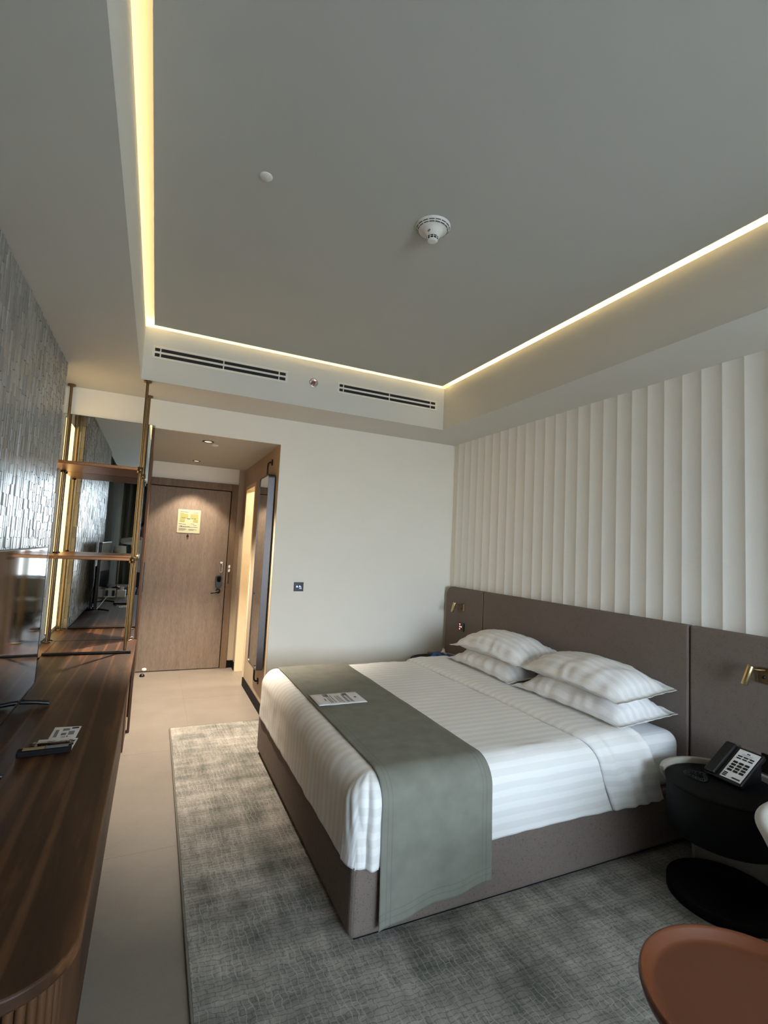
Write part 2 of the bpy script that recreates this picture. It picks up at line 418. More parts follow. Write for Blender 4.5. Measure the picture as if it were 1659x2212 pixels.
# fluted headboard wall
wr = struct(empty('wall_right'), 'cream fluted padded wall above the headboard')
box('wall_core', paint, wr, XR + .001, 2.95, -3.0, YB, 0, ZS + .2)
PITCH_Y = .1133
fl_me = None
def flute_mesh():
    mb = MB(); n = 12; w_ = PITCH_Y; rows = []
    for zz in (0.0, ZS):
        row = []
        for k in range(n + 1):
            t = k / n; q = 2 * t - 1
            dep = .0058 * (1 - abs(q) ** 2.4)                       # scooped: deepest in the middle
            row.append((-.018 + dep, t * w_, zz))
        rows.append(row)
    mb.grid(rows, True)
    mb.add([rows[0][0], rows[1][0], (0, 0, ZS), (0, 0, 0)], [(0, 1, 2, 3)])
    mb.add([rows[0][-1], rows[1][-1], (0, w_, ZS), (0, w_, 0)], [(3, 2, 1, 0)])
    me = mb.mesh('flute'); me.materials.append(fabric_w); return me
fl_me = flute_mesh()
y0 = 1.529 - 38 * PITCH_Y
k = 0
while True:
    y = y0 + k * PITCH_Y; k += 1
    if y + PITCH_Y > YB + .012: break
    if y < WY: continue
    o = bpy.data.objects.new('flute', fl_me); COL.objects.link(o); o.parent = wr; o.location = (XR, y, 0)

# window wall behind the camera
wn = struct(empty('wall_near'), 'window wall')
box('wall_panel', paint, wn, -1.0, WX0, WY - .2, WY, 0, 3.1); box('wall_panel', paint, wn, WX1, 2.95, WY - .2, WY, 0, 3.1)
box('wall_panel', paint, wn, WX0, WX1, WY - .2, WY, 0, WZ0); box('wall_panel', paint, wn, WX0, WX1, WY - .2, WY, WZ1, 3.1)
wi = struct(empty('window_1', ((WX0 + WX1) / 2, WY, WZ0)), 'wide window with dark mullions')
def wbox(nm, x0, x1, z0, z1, m=gunmetal, dy=.03):
    o = box(nm, m, wi, x0, x1, WY - .1 - dy, WY - .1 + dy, z0, z1); o.matrix_parent_inverse = Matrix.Translation(-wi.location); return o
wbox('frame', WX0, WX1, WZ0, WZ0 + .05); wbox('frame', WX0, WX1, WZ1 - .05, WZ1)
for x in (WX0, 1.12, 1.80, WX1 - .05): wbox('mullion', x, x + .05, WZ0 + .05, WZ1 - .05)
# corridor
wd = struct(empty('wall_door'), 'entry wall')
box('wall_panel', beige_wall, wd, -.95, -.11, YD + .03, YD + .15, 0, ZS); box('wall_panel', beige_wall, wd, .876, 1.0, YD + .005, YD + .15, 0, ZS)
box('wall_panel', paint, wd, -.11, .876, YD + .005, YD + .15, 2.199, ZS)
wc = struct(empty('wall_corridor'), 'beige corridor side wall')
OY0, OY1, OZ = 5.46, 6.02, 2.135
box('wall_panel', beige_wall, wc, XC, XC + .10, YB + .0005, OY0, 0, ZC + .01); box('wall_panel', beige_wall, wc, XC, XC + .10, OY1, YD + .1, 0, ZC + .01)
box('wall_panel', beige_wall, wc, XC, XC + .10, OY0, OY1, OZ, ZC + .01)
d2 = struct(empty('door_2'), 'open bathroom doorway lit warm inside')
box('jamb', bathwall, d2, XC - .006, XC + .104, OY0 - .035, OY0 + .012, 0, OZ + .03, .002); box('jamb', bathwall, d2, XC - .006, XC + .104, OY1 - .012, OY1 + .035, 0, OZ + .03, .002)
box('jamb', bathwall, d2, XC - .006, XC + .104, OY0 + .012, OY1 - .012, OZ - .012, OZ + .03, .002)
wt = struct(empty('wall_bathroom'), 'cream bathroom walls')
box('wall_panel', bathwall, wt, 2.3, 2.4, 4.5, 6.4, 0, 2.6); box('wall_panel', bathwall, wt, XC + .1, 2.4, 6.3, 6.4, 0, 2.6)
box('wall_panel', bathwall, wt, XC + .1, 2.4, 4.47, 4.5, 0, 2.6)
bb = struct(empty('baseboard_corridor'), 'dark skirting along the corridor wall')
box('skirting', black_m, bb, XC - .012, XC, YB - .012, OY0 - .035, 0, .085, .001); box('skirting', black_m, bb, XC - .012, 2.7, YB - .012, YB, 0, .085, .001)
box('skirting', black_m, bb, XC - .012, XC, OY1 + .035, YD - .002, 0, .085, .001); box('skirting', black_m, bb, .876, XC - .012, YD - .008, YD + .004, 0, .085, .001)

# stick mosaic: nearest 300 in view as parts, the rest joined
SW, SL = .0262, .096
sticks = []
ny = int((3.764 - 1.25) / SW)
for i in range(ny):
    yc = 3.764 - (i + .5) * SW
    off = (i % 2) * .5 + random.uniform(-.10, .10)
    zz = -off * SL + .70
    while zz < ZS - .004:
        a, b = max(zz, .715), min(zz + SL, ZS - .003)
        if b - a > .01: sticks.append((yc, a, b, random.gauss(0, .012), random.gauss(0, .006), random.choice((0, .0008, .0016, .0026, .0042))))
        zz += SL
def px(p):
    q = Vector(p) - Vector((0, 0, 1.5)); d = q.dot(_f)
    if d <= .05: return None
    return (829.5 + F_PX * q.dot(_R) / d, 1106 - F_PX * q.dot(_U) / d, d)
def seen(t):
    q = px((XL, t[0], (t[1] + t[2]) / 2))
    if q is None or not (2 < q[0] < 1657 and 0 < q[1] < 2200): return 0
    if (t[1] + t[2]) / 2 < 1.44 and t[0] < 3.08: return 0
    a = px((XL, t[0] + SW / 2, t[1])); b = px((XL, t[0] - SW / 2, t[1])); c = px((XL, t[0], t[2]))
    return abs(a[0] - b[0]) * abs(c[1] - a[1])
sticks.sort(key=seen, reverse=True)
def stickbox(mb, M, L):
    a, b, c = .0128, .0098, L / 2                                   # drafted side faces
    vs4 = [M @ Vector(p) for p in ((0, -a, -c), (.013, -b, -c + .002 * (L < .5)), (.013, b, -c + .002 * (L < .5)), (0, a, -c), (0, -a, c), (.013, -b, c - .002 * (L < .5)), (.013, b, c - .002 * (L < .5)), (0, a, c))]
    return mb.add(vs4, [(0, 3, 2, 1), (4, 5, 6, 7), (0, 1, 5, 4), (1, 2, 6, 5), (2, 3, 7, 6), (3, 0, 4, 7)])
st_me = stickbox(MB(), Matrix(), 1.0).mesh('tile'); st_me.materials.append(stick_m)
rest = MB()
for i, t in enumerate(sticks):
    M = RT((-.625 + t[5], t[0], (t[1] + t[2]) / 2), 0, t[4], t[3])
    if i < 300:
        o = bpy.data.objects.new('tile', st_me); COL.objects.link(o); o.parent = wl
        o.matrix_world = M @ Matrix.Diagonal((1, 1, t[2] - t[1] - .0016, 1))
    else:
        stickbox(rest, M, t[2] - t[1] - .0016)
for i in range(3):                                                   # end return of the mosaic, turned into the niche
    xc = -.688 + i * .0262 + .006; off = (i % 2) * .5; zz = .70 - off * SL
    while zz < ZS - .02:
        a, b = max(zz, .715), min(zz + SL, ZS - .003)
        rest.obox(RT((xc, 3.766 + random.uniform(0, .004), (a + b) / 2), 0, 0, random.gauss(0, .05)), .0242, .013, b - a - .0016); zz += SL
ro = rest.obj('tile_field', stick_m, wl); ro['kind'] = 'stuff'

# ================================================================== entry door and corridor fittings
d1 = struct(empty('door_1', (.35, YD, 0)), 'brown wood entry door')
def dpart(name, m, *a, bevel=0, par=None):
    o = box(name, m, par or d1, *a, bevel=bevel); o.matrix_parent_inverse = Matrix.Translation(-d1.location); return o
leaf = dpart('leaf', door_wood, -.108, .794, YD - .012, YD + .04, .008, 2.106, bevel=.002)
dpart('frame', frame_wood, .802, .876, YD - .028, YD + .06, 0, 2.199, bevel=.003)
dpart('frame', frame_wood, -.12, .802, YD - .028, YD + .06, 2.115, 2.199, bevel=.003)
dpart('door_gap', black_m, -.108, .802, YD + .02, YD + .05, 0, 2.115)
DY = YD - .012
def dfit(name, label, loc):
    o = empty(name, Vector(loc) - d1.location); o.parent = d1; o['label'] = label; return o
lk = dfit('lock', 'black oval electronic lock plate on the entry door', (.722, DY, 1.02))
def rrect(w_, h_, r, n=6):
    pts = []
    for cx, cy, a0 in ((w_ / 2 - r, h_ / 2 - r, 0), (-w_ / 2 + r, h_ / 2 - r, PI / 2), (-w_ / 2 + r, -h_ / 2 + r, PI), (w_ / 2 - r, -h_ / 2 + r, 1.5 * PI)):
        for i in range(n + 1):
            t = a0 + PI / 2 * i / n; pts.append((cx + r * math.cos(t), cy + r * math.sin(t)))
    return pts
def plate_y(name, m, parent, w_, h_, r, t, bevel=0):
    mb = MB().prism(rrect(w_, h_, r), 0, t)
    mb.v = [(x, -z, y) for x, y, z in mb.v]
    return mb.obj(name, m, parent, bevel)
plate_y('plate', black, lk, .072, .155, .034, .018, .004)
c_ = plate_y('reader', black_gl, lk, .046, .07, .02, .021); c_.location = (0, 0, .03)
hd = dfit('handle', 'black lever handle low on the entry door', (.722, DY, .908))
mb = MB().lathe([(.001, 0), (.027, 0), (.027, .012), (.015, .02), (.012, .05), (.001, .052)], n=24); mb.v = [(x, -z, y) for x, y, z in mb.v]; mb.obj('rose', black, hd)
MB().tube([(0, -.045, 0), (-.03, -.05, -.008), (-.07, -.05, -.018), (-.085, -.046, -.018)], [.012, .012, .011, .009]).obj('lever', black, hd)
lt = dfit('guard', 'chrome swing bar guard above the lock', (.738, DY, 1.19))
MB().tube([(-.012, -.012, -.052), (-.012, -.014, .052), (0, -.016, .06), (.012, -.014, .052), (.012, -.012, -.052), (0, -.012, -.06), (-.012, -.012, -.052)], .0045, 8).obj('bar', chrome, lt)
box('base', chrome, lt, -.016, .016, -.012, 0, .045, .068, .003)
fl_ = dfit('latch_keeper', 'chrome latch keeper with dark strap on the door frame', (.829, YD - .029, 1.18))
plate_y('plate', chrome, fl_, .026, .085, .012, .008, .002)
MB().lathe([(.001, .03), (.008, .028), (.011, .018), (.008, .008), (.006, 0)], n=16, M=Matrix.Rotation(PI / 2, 4, 'X')).obj('knob', chrome, fl_)
box('strap', black, fl_, -.005, .005, -.006, 0, -.18, -.045, .002); MB().lathe([(.001, .006), (.006, .004), (.006, 0)], n=12, M=RT((0, 0, -.187), PI / 2)).obj('stud', chrome, fl_)
sg = thing('evacuation_sign', 'pale yellow evacuation plan card on the entry door', 'sign', (.34, DY, 1.716))
plate_y('card', sign_m, sg, .248, .274, .008, .004)
def pr(name, m, parent, rects, y):
    mb = MB()
    for x0, x1, z0, z1 in rects: mb.box(x0, x1, y - .0006, y, z0, z1)
    o = mb.obj(name, m, parent); o['kind'] = 'stuff'; return o
pr('plan_print', sign_g, sg, [(-.10, -.035, .03, .088), (.025, .10, .03, .088), (-.035, -.012, .03, .088), (.012, .025, .03, .088), (-.1, -.045, -.01, .025), (.045, .1, -.01, .025)], -.0045)
pr('plan_print', ink, sg, [(-.10, -.01, .104, .112), (.04, .1, .1, .106), (-.1, -.06, .09, .095), (-.105, -.07, -.035, -.028), (-.07, -.03, -.04, -.034), (.02, .06, -.03, -.025), (.05, .09, -.045, -.04),
   (-.105, -.03, -.088, -.083), (-.105, -.02, -.098, -.093), (-.105, -.04, -.108, -.103), (.0, .09, -.095, -.09), (.0, .06, -.105, -.10)], -.0045)
pr('plan_print', ink_d, sg, [(-.085, -.04, .036, .040), (-.02, .012, .026, .034), (.03, .05, .03, .034), (.06, .07, .028, .036), (-.1, -.07, -.056, -.053), (-.1, .1, -.068, -.065)] +
   [(-.08 + .02 * i, -.073 + .02 * i, -.065, -.058) for i in range(5)], -.0046)
dv = dfit('viewer', 'small black peephole under the evacuation card', (.338, DY, 1.545))
mb = MB().lathe([(.001, .012), (.008, .012), (.012, .006), (.013, 0)], n=20); mb.v = [(x, -z, y) for x, y, z in mb.v]; mb.obj('barrel', black, dv)
MB().tube([(0, -.014, .002), (.003, -.015, .014), (-.004, -.014, .02)], .005, 8).obj('cover', black, dv)
bmp = dfit('bumper', 'small white round bumper at the foot of the entry door', (-.005, DY, .03))
mb = MB().lathe([(.001, .008), (.014, .007), (.018, .003), (.018, 0)], n=20, sx=1.4); mb.v = [(x, -z, y) for x, y, z in mb.v]; mb.obj('pad', whitep, bmp)
ds = thing('floor_door_stop', 'small black half-dome door stop on the corridor floor', 'door stop', (-.02, 6.02, 0))
MB().lathe([(.026, 0), (.026, .012), (.02, .024), (.008, .03), (.001, .031)], n=20).obj('dome', black, ds)

def downlight(x, y, z, label, r=.042, energy=0, blend=.5, size=1.6, tilt=0, lens=spot_em):
    t = thing('downlight', label, 'downlight', (x, y, z), group='corridor downlights')
    MB().lathe([(r * .72, .0), (r * .72, -.003), (r, -.005), (r + .006, -.003), (r + .006, 0)], n=28).obj('trim_ring', gunmetal, t)
    MB().lathe([(.001, -.0015), (r * .72, -.0015)], n=28).obj('lens', lens, t)
    if energy:
        ld = bpy.data.lights.new('downlight_lamp', 'SPOT'); ld.energy = energy; ld.color = (1.0, .86, .70); ld.spot_size = size; ld.spot_blend = blend; ld.shadow_soft_size = .03
        lo = bpy.data.objects.new('downlight_lamp', ld); COL.objects.link(lo); lo.parent = t; lo.location = (0, 0, -.012); lo.rotation_euler = (tilt, 0, 0)
    return t
downlight(.364, 4.65, ZC, 'round recessed downlight nearest the bedroom in the corridor ceiling', .045, 360, .6, 1.7)
downlight(.352, 5.88, ZC, 'round recessed downlight close to the entry door', .036, 64, .35, 1.55)
sk = thing('sprinkler_cover', 'flat white sprinkler cover beside the corridor downlight', 'sprinkler', (.43, 4.78, ZC))
MB().lathe([(.036, 0), (.036, -.004), (.03, -.008), (.001, -.009)], n=28).obj('cap', whitep, sk)
# bathroom lamp
bl = thing('bathroom_downlight', 'bathroom ceiling light seen only by its glow', 'downlight', (1.7, 5.5, 2.45))
MB().lathe([(.001, -.006), (.06, -.006), (.065, 0)], n=24).obj('lens', spot_em, bl)
ld = bpy.data.lights.new('bathroom_lamp', 'POINT'); ld.energy = 46; ld.color = (1.0, .86, .66); ld.shadow_soft_size = .05
lo = bpy.data.objects.new('bathroom_lamp', ld); COL.objects.link(lo); lo.parent = bl; lo.location = (0, 0, -.08)

# tall mirror on the corridor wall
tm = thing('standing_wall_mirror', 'tall rounded mirror in a dark metal frame on the corridor wall', 'mirror', (XC, 4.655, 0))
def ring_x(name, m, parent, w_, h_, r, wd, x0, x1, zc, bevel=.002):
    out = rrect(w_, h_, r, 8); inn = rrect(w_ - 2 * wd, h_ - 2 * wd, max(r - wd, .004), 8); n = len(out); mb = MB()
    vs = [(x, a, b + zc) for x in (x0, x1) for a, b in out] + [(x, a, b + zc) for x in (x0, x1) for a, b in inn]
    fs = []
    for i in range(n):
        j = (i + 1) % n
        fs += [(i, j, n + j, n + i), (2 * n + i, 3 * n + i, 3 * n + j, 2 * n + j), (i, 2 * n + i, 2 * n + j, j), (n + i, n + j, 3 * n + j, 3 * n + i)]
    return mb.add(vs, fs).obj(name, m, parent)
MW, MH, MZ = .43, 1.75, 1.255
ring_x('frame', mirror_frame, tm, MW, MH, .035, .008, -.068, -.012, MZ)
mb = MB().prism(rrect(MW - .014, MH - .014, .03, 8), -.062, -.02); mb.v = [(z, x, y + MZ) for x, y, z in mb.v]; mb.obj('glass', pol_mir, tm)
for sgn in (1, -1):
    zb = MZ + sgn * MH / 2
    MB().tube([(-.04, 0, zb - sgn * .01), (-.04, 0, zb + sgn * .10), (-.037, 0, zb + sgn * .125), (-.025, 0, zb + sgn * .138), (-.004, 0, zb + sgn * .14)], .008, 12).obj('bracket', gunmetal, tm)
    MB().lathe([(.03, 0), (.03, .007), (.026, .009), (.001, .009)], n=24, M=RT((0, 0, zb + sgn * .14), 0, -PI / 2)).obj('flange', gunmetal, tm)

# wardrobe beside the corridor
wa = thing('wardrobe', 'brown wood wardrobe lining the left side of the corridor', 'wardrobe', (-.39, 5.28, 0))
def wp(name, m, x0, x1, y0_, y1, z0, z1, b=.002):
    o = box(name, m, wa, x0, x1, y0_, y1, z0, z1, b); o.matrix_parent_inverse = Matrix.Translation(-wa.location); return o
wp('body', closet_wood, -.70, -.108, YB + .005, YD - .03, .09, ZC - .003); wp('plinth', black_m, -.70, -.115, YB + .005, YD - .03, 0, .09)
wp('edge_panel', closet_wood, -.09, -.072, YB - .012, YB + .06, 0, ZC - .002)
for a, b in ((YB + .065, 4.97), (4.975, 5.58), (5.585, YD - .035)):
    d_ = wp('door', closet_wood, -.108, -.09, a, b, .095, ZC - .006)
    o = wp('handle', black, -.09, -.078, a + .03, a + .045, .95, 1.25); o.parent = d_; o.matrix_parent_inverse = Matrix()

# ================================================================== ceiling fittings
def world_child(o, root):
    o.parent = root; o.matrix_parent_inverse = Matrix.Translation(-root.location); return o
def vent(x0, x1, z0, z1, label):
    t = thing('air_vent', label, 'vent', ((x0 + x1) / 2, YBS, z0), group='air vents on the bulkhead')
    y = YBS; h = (z1 - z0)
    def p(nm, m, *a, b=0): return world_child(box(nm, m, None, *a, bevel=b), t)
    bw = .017
    p('frame', vent_w, x0, x1, y - .006, y, z0, z0 + bw, b=.0015); p('frame', vent_w, x0, x1, y - .006, y, z1 - bw, z1, b=.0015)
    p('frame', vent_w, x0, x0 + bw, y - .006, y, z0 + bw, z1 - bw); p('frame', vent_w, x1 - bw, x1, y - .006, y, z0 + bw, z1 - bw)
    p('backing', vent_d, x0 + bw, x1 - bw, y - .0015, y - .0004, z0 + bw, z1 - bw)
    zm = (z0 + z1) / 2
    p('blade', vent_w, x0 + bw, x1 - bw, y - .006, y - .001, zm - .007, zm + .007)
    for f in (.055, .5, .93): 
        xm = x0 + f * (x1 - x0); p('divider', vent_w, xm - .004, xm + .004, y - .0045, y - .001, z0 + bw, z1 - bw)
vent(-.123, .858, 2.783, 2.880, 'long white two-slot air vent on the left of the bulkhead')
vent(1.279, 2.241, 2.783, 2.877, 'long white two-slot air vent on the right of the bulkhead')
se = thing('fire_indicator', 'round chrome sprinkler head with a red bulb between the two vents', 'sprinkler', (1.075, YBS, 2.83))
mb = MB().lathe([(.038, 0), (.038, .003), (.032, .005), (.027, .002), (.001, .002)], n=32); mb.v = [(x, -z, y) for x, y, z in mb.v]; mb.obj('escutcheon', chrome, se)
mb = MB().lathe([(.012, .003), (.012, .012), (.006, .018), (.006, .026), (.001, .028)], n=20); mb.v = [(x, -z, y) for x, y, z in mb.v]; mb.obj('bulb', red_glass, se)
MB().tube([(-.018, -.003, .008), (-.014, -.03, .012), (0, -.036, .014), (.014, -.03, .012), (.018, -.003, .008)], .003, 8).obj('deflector', chrome, se)
sd = thing('smoke_detector', 'white cone-shaped smoke detector on the ceiling', 'smoke detector', (1.058, 1.914, ZP)); sd.scale = (1.1, 1.1, .86)
def sdprof(z): return z
MB().lathe([(.074, 0), (.074, -.006), (.070, -.010)], n=48).obj('base_ring', whitep, sd)
MB().lathe([(.070, -.008), (.066, -.018), (.058, -.022), (.046, -.026), (.040, -.040), (.030, -.056), (.026, -.060), (.0245, -.061)], n=48).obj('body', whitep, sd)
MB().lathe([(.0235, -.058), (.021, -.077)], n=24).obj('chamber', vent_d, sd)
MB().lathe([(.022, -.0765), (.020, -.082), (.012, -.085), (.001, -.0855)], n=32).obj('cap', whitep, sd)
cg = MB()
for q in range(10):
    t = 2 * PI * q / 10; cg.tube([(.0255 * math.cos(t), .0255 * math.sin(t), -.059), (.0222 * math.cos(t), .0222 * math.sin(t), -.0785)], .0016, 6)
cg.lathe([(.0236, -.067), (.0246, -.068), (.0242, -.0695), (.0232, -.0685)], n=32); cg.obj('cage', whitep, sd)
for rr, zz in ((.0685, -.0125), (.0625, -.0205)):
    mb = MB()
    for q in range(16):
        a0, a1 = 2 * PI * (q + .08) / 16, 2 * PI * (q + .92) / 16
        P = []
        for e in (-.0013, .0013):
            P.append([((rr + e) * math.cos(a0 + (a1 - a0) * i / 5), (rr + e) * math.sin(a0 + (a1 - a0) * i / 5), zz - .0015 - e * -.9) for i in range(6)])
        mb.grid(P)
    mb.obj('slot', vent_d, sd)
box('indicator', ink, sd, -.033, -.027, -.030, -.016, -.051, -.047)
dc = thing('ceiling_disc', 'small flat white disc on the left of the ceiling', 'sprinkler', (.299, 1.972, ZP))
MB().lathe([(.026, 0), (.026, -.003), (.023, -.006), (.001, -.0065)], n=32).obj('cap', whitep, dc)

# thermostat
th = thing('thermostat', 'small black square thermostat with a blue display on the back wall', 'thermostat', (1.192, YB, 1.13))
box('body', black_gl, th, -.043, .043, -.012, 0, -.04, .04, .003)
box('bezel', whitep, th, -.0455, .0455, -.004, 0, -.0425, .0425, .001)
def seg(parent, m, segs, y, name):
    mb = MB()
    for x0, x1, z0, z1 in segs: mb.box(x0, x1, y - .0006, y, z0, z1)
    return mb.obj(name, m, parent)
D7 = {'2': 'abged', '4': 'fgbc'}
def digit(ch, x, z, w_, h_, t):
    S = {'a': (x, x + w_, z + h_ - t, z + h_), 'g': (x, x + w_, z + h_ / 2 - t / 2, z + h_ / 2 + t / 2), 'd': (x, x + w_, z, z + t),
         'f': (x, x + t, z + h_ / 2, z + h_), 'b': (x + w_ - t, x + w_, z + h_ / 2, z + h_), 'e': (x, x + t, z, z + h_ / 2), 'c': (x + w_ - t, x + w_, z, z + h_ / 2)}
    return [S[q] for q in D7[ch]]
seg(th, blue_em, [(-.024, -.006, -.004, .002), (-.022, -.012, .004, .010), (.003, .008, -.006, .011), (.008, .014, .004, .011), (.014, .022, -.006, .002), (.006, .026, -.017, -.013)], -.0122, 'display')

# ================================================================== rug
rg = thing('area_rug', 'grey mottled area rug lying under and around the bed', 'rug', (1.46, 2.0, 0))
def rp(nm, m, *a, b=0): return world_child(box(nm, m, None, *a, bevel=b), rg)
rp('pile', rug_m, .222, 2.71, -.7, 4.312, 0, .012)
rp('binding', rug_edge, .212, .2215, -.71, 4.321, 0, .0125, b=.003); rp('binding', rug_edge, .2215, 2.71, 4.3125, 4.321, 0, .0125, b=.003)
rp('binding', rug_edge, .2215, 2.71, -.71, -.7005, 0, .0125, b=.003)

# ================================================================== headboard
XH = 2.712
hb = thing('headboard', 'wide brown tweed panel headboard fixed to the fluted wall', 'headboard', (2.74, 2.8, 0))
def hp(nm, m, o): return world_child(o, hb)
ZH = 1.164
def hb_panel(y0_, y1_, r=0):
    mb = MB(); pts = [(y0_, .02), (y1_, .02)]
    if r:
        for i in range(9):
            t = PI / 2 * i / 8; pts.append((y1_ - r + r * math.cos(t), ZH - r + r * math.sin(t)))
    else: pts.append((y1_, ZH))
    pts.append((y0_, ZH))
    mb.prism(pts, XH, 2.764); mb.v = [(z, x, y) for x, y, z in mb.v]
    return world_child(mb.obj('panel', tweed, None, .012, 3), hb)
hb_panel(3.680, 4.300, .10); hb_panel(1.792, 3.674); hb_panel(.55, 1.786)
mb = MB(); pts = [(4.302, .02), (4.312, .02)]
for i in range(9):
    t = PI / 2 * i / 8; pts.append((4.312 - .11 + .11 * math.cos(t), ZH + .006 - .11 + .11 * math.sin(t)))
for i in range(9):
    t = PI / 2 * (1 - i / 8); pts.append((4.302 - .102 + .102 * math.cos(t), ZH - .102 + .102 * math.sin(t)))
mb.prism(pts, XH + .006, 2.764); mb.v = [(z, x, y) for x, y, z in mb.v]; world_child(mb.obj('edge_trim', offwhite, None), hb)

# reading lamps
def reading_lamp(y, z, label, dy):
    t = thing('reading_lamp', label, 'wall lamp', (XH + .002, y, z), group='reading lamps on the headboard')
    box('mount_plate', brass, t, -.012, 0, -.033, .033, -.038, .036, .003)
    MB().lathe([(.008, 0), (.008, .004), (.001, .005)], n=16, M=RT((-.012, .004, -.008), 0, -PI / 2)).obj('switch_button', black, t)
    MB().tube([(-.012, .0, .026), (-.040, .012, .026), (-.050, dy - .008, .026)], .005, 10).obj('arm', brass, t)
    a, b = Vector((-.055, dy, .042)), Vector((-.062, dy + .028, -.052))
    h = MB().tube([a, a + (b - a) * .03, b - (b - a) * .03, b], [.0135, .0155, .0155, .0145], 20).obj('lamp_head', brass_lt, t)
    MB().tube([b - (b - a) * .02, b + (b - a) * .004], .0115, 16).obj('lens', whitep, h)
reading_lamp(1.412, .985, 'brass reading lamp on the near end of the headboard', .036)
reading_lamp(3.995, .985, 'brass reading lamp on the far end of the headboard', .055)
# bedside switch and sockets
sw = thing('switch_panel', 'black bedside switch panel with glowing red buttons', 'switch', (XH, 3.998, .80))
box('plate', black_gl, sw, -.009, 0, -.046, .046, -.04, .04, .003)
for q in range(3):
    box('button', red_em, sw, -.0105, -.009, .014, .026, .018 - .022 * q, .029 - .022 * q, .0005)
    box('button', white_em if q == 1 else blue_em if False else gunmetal, sw, -.0105, -.009, -.010, .0, .018 - .022 * q, .027 - .022 * q, .0005)
so = thing('power_socket', 'brown double power socket beside the phone', 'socket', (XH + .001, 1.44, .575), group='headboard power sockets')
for q, yy in enumerate((.0, -.092)):
    o = box('socket_plate', gunmetal if q else tweed, so, -.007, 0, yy - .005, yy + .083, -.045, .045, .003)
    for dz in (-.012, .012):
        p_ = box('pin_hole', black, so, -.0076, -.007, yy + .034 + dz - .004, yy + .034 + dz + .004, .0, .008); p_.parent = o
so2 = thing('power_socket', 'brown power socket on the headboard behind the far pillows', 'socket', (XH + .001, 3.80, .575), group='headboard power sockets')
box('socket_plate', gunmetal, so2, -.007, 0, -.045, .045, -.045, .045, .003); box('pin_hole', black, so2, -.0076, -.007, -.014, -.006, 0, .01); box('pin_hole', black, so2, -.0076, -.007, .006, .014, 0, .01)

# ================================================================== bed
bd = thing('bed', 'wide bed on a brown tweed base standing on the rug', 'bed', (1.73, 2.735, .012))
BX0, BX1, BY0, BY1 = .770, 2.706, 1.797, 3.672
def bp(o): return world_child(o, bd)
bp(box('base', tweed, None, BX0, BX1, BY0, BY1, .028, .314, .026, 4))
bp(box('plinth', black_m, None, BX0 + .03, BX1 - .03, BY0 + .03, BY1 - .03, .0125, .03))

def drape(us, vs_, cx0, cx1, cy0, cy1, ztop, r, off=0.0, wr=None, shift=None, p=40):
    """us: cloth x (negative side = over the foot), vs_: cloth y coordinates measured flat; returns grid of points lying over a rounded block"""
    G = []
    for u in us:
        row = []
        for v_ in vs_:
            v = v_(u) if callable(v_) else v_
            ax, ay = cx0 + r, cy0 + r; bx, by = cx1 - r, cy1 - r
            da = ax - u if u < ax else (0.0); da = max(da, 0.0)
            db, sg_ = (ay - v, -1) if v < ay else ((v - by, 1) if v > by else (0.0, 0))
            px_, py_ = max(u, ax), min(max(v, ay), by)
            if cx1 < 90: px_ = min(px_, 1e9)
            d = (da ** p + db ** p) ** (1 / p) if (da > 0 or db > 0) else 0.0
            n = Vector((0, 0, 1)); pos = Vector((px_, py_, ztop))
            if d > 0:
                ang = math.atan2(db, da); hx, hy = -math.cos(ang), sg_ * math.sin(ang)
                if da > 0 and db > 0:                                # spread evenly round the corner
                    k_ = da / (da + db); ang2 = PI / 2 * (1 - k_); hx, hy = -math.cos(ang2), sg_ * math.sin(ang2)
                arc = r * PI / 2
                if d < arc:
                    t = d / r; h, zz = r * math.sin(t), -r * (1 - math.cos(t)); n = Vector((hx * math.sin(t), hy * math.sin(t), math.cos(t)))
                else: h, zz = r, -r - (d - arc); n = Vector((hx, hy, 0))
                pos = Vector((px_ + hx * h, py_ + hy * h, ztop + zz))
            o_ = off + (wr(u, v, d, da, db, pos) if wr else 0)
            pos = pos + n * o_
            if shift: pos = pos + shift(u, v, d)
            row.append(pos)
        G.append(row)
    return G
def set_attr(o, name, vals):
    at = o.data.attributes.new(name, 'FLOAT', 'POINT'); at.data.foreach_set('value', vals)
def lsp(a, b, n): return [a + (b - a) * i / (n - 1) for i in range(n)]
ZM = .588
bm_ = MB().box(BX0 + .025, BX1 - .016, BY0 + .012, BY1 - .012, .30, ZM)
mt = bp(bm_.obj('mattress', sheet_z, None, .07, 6))
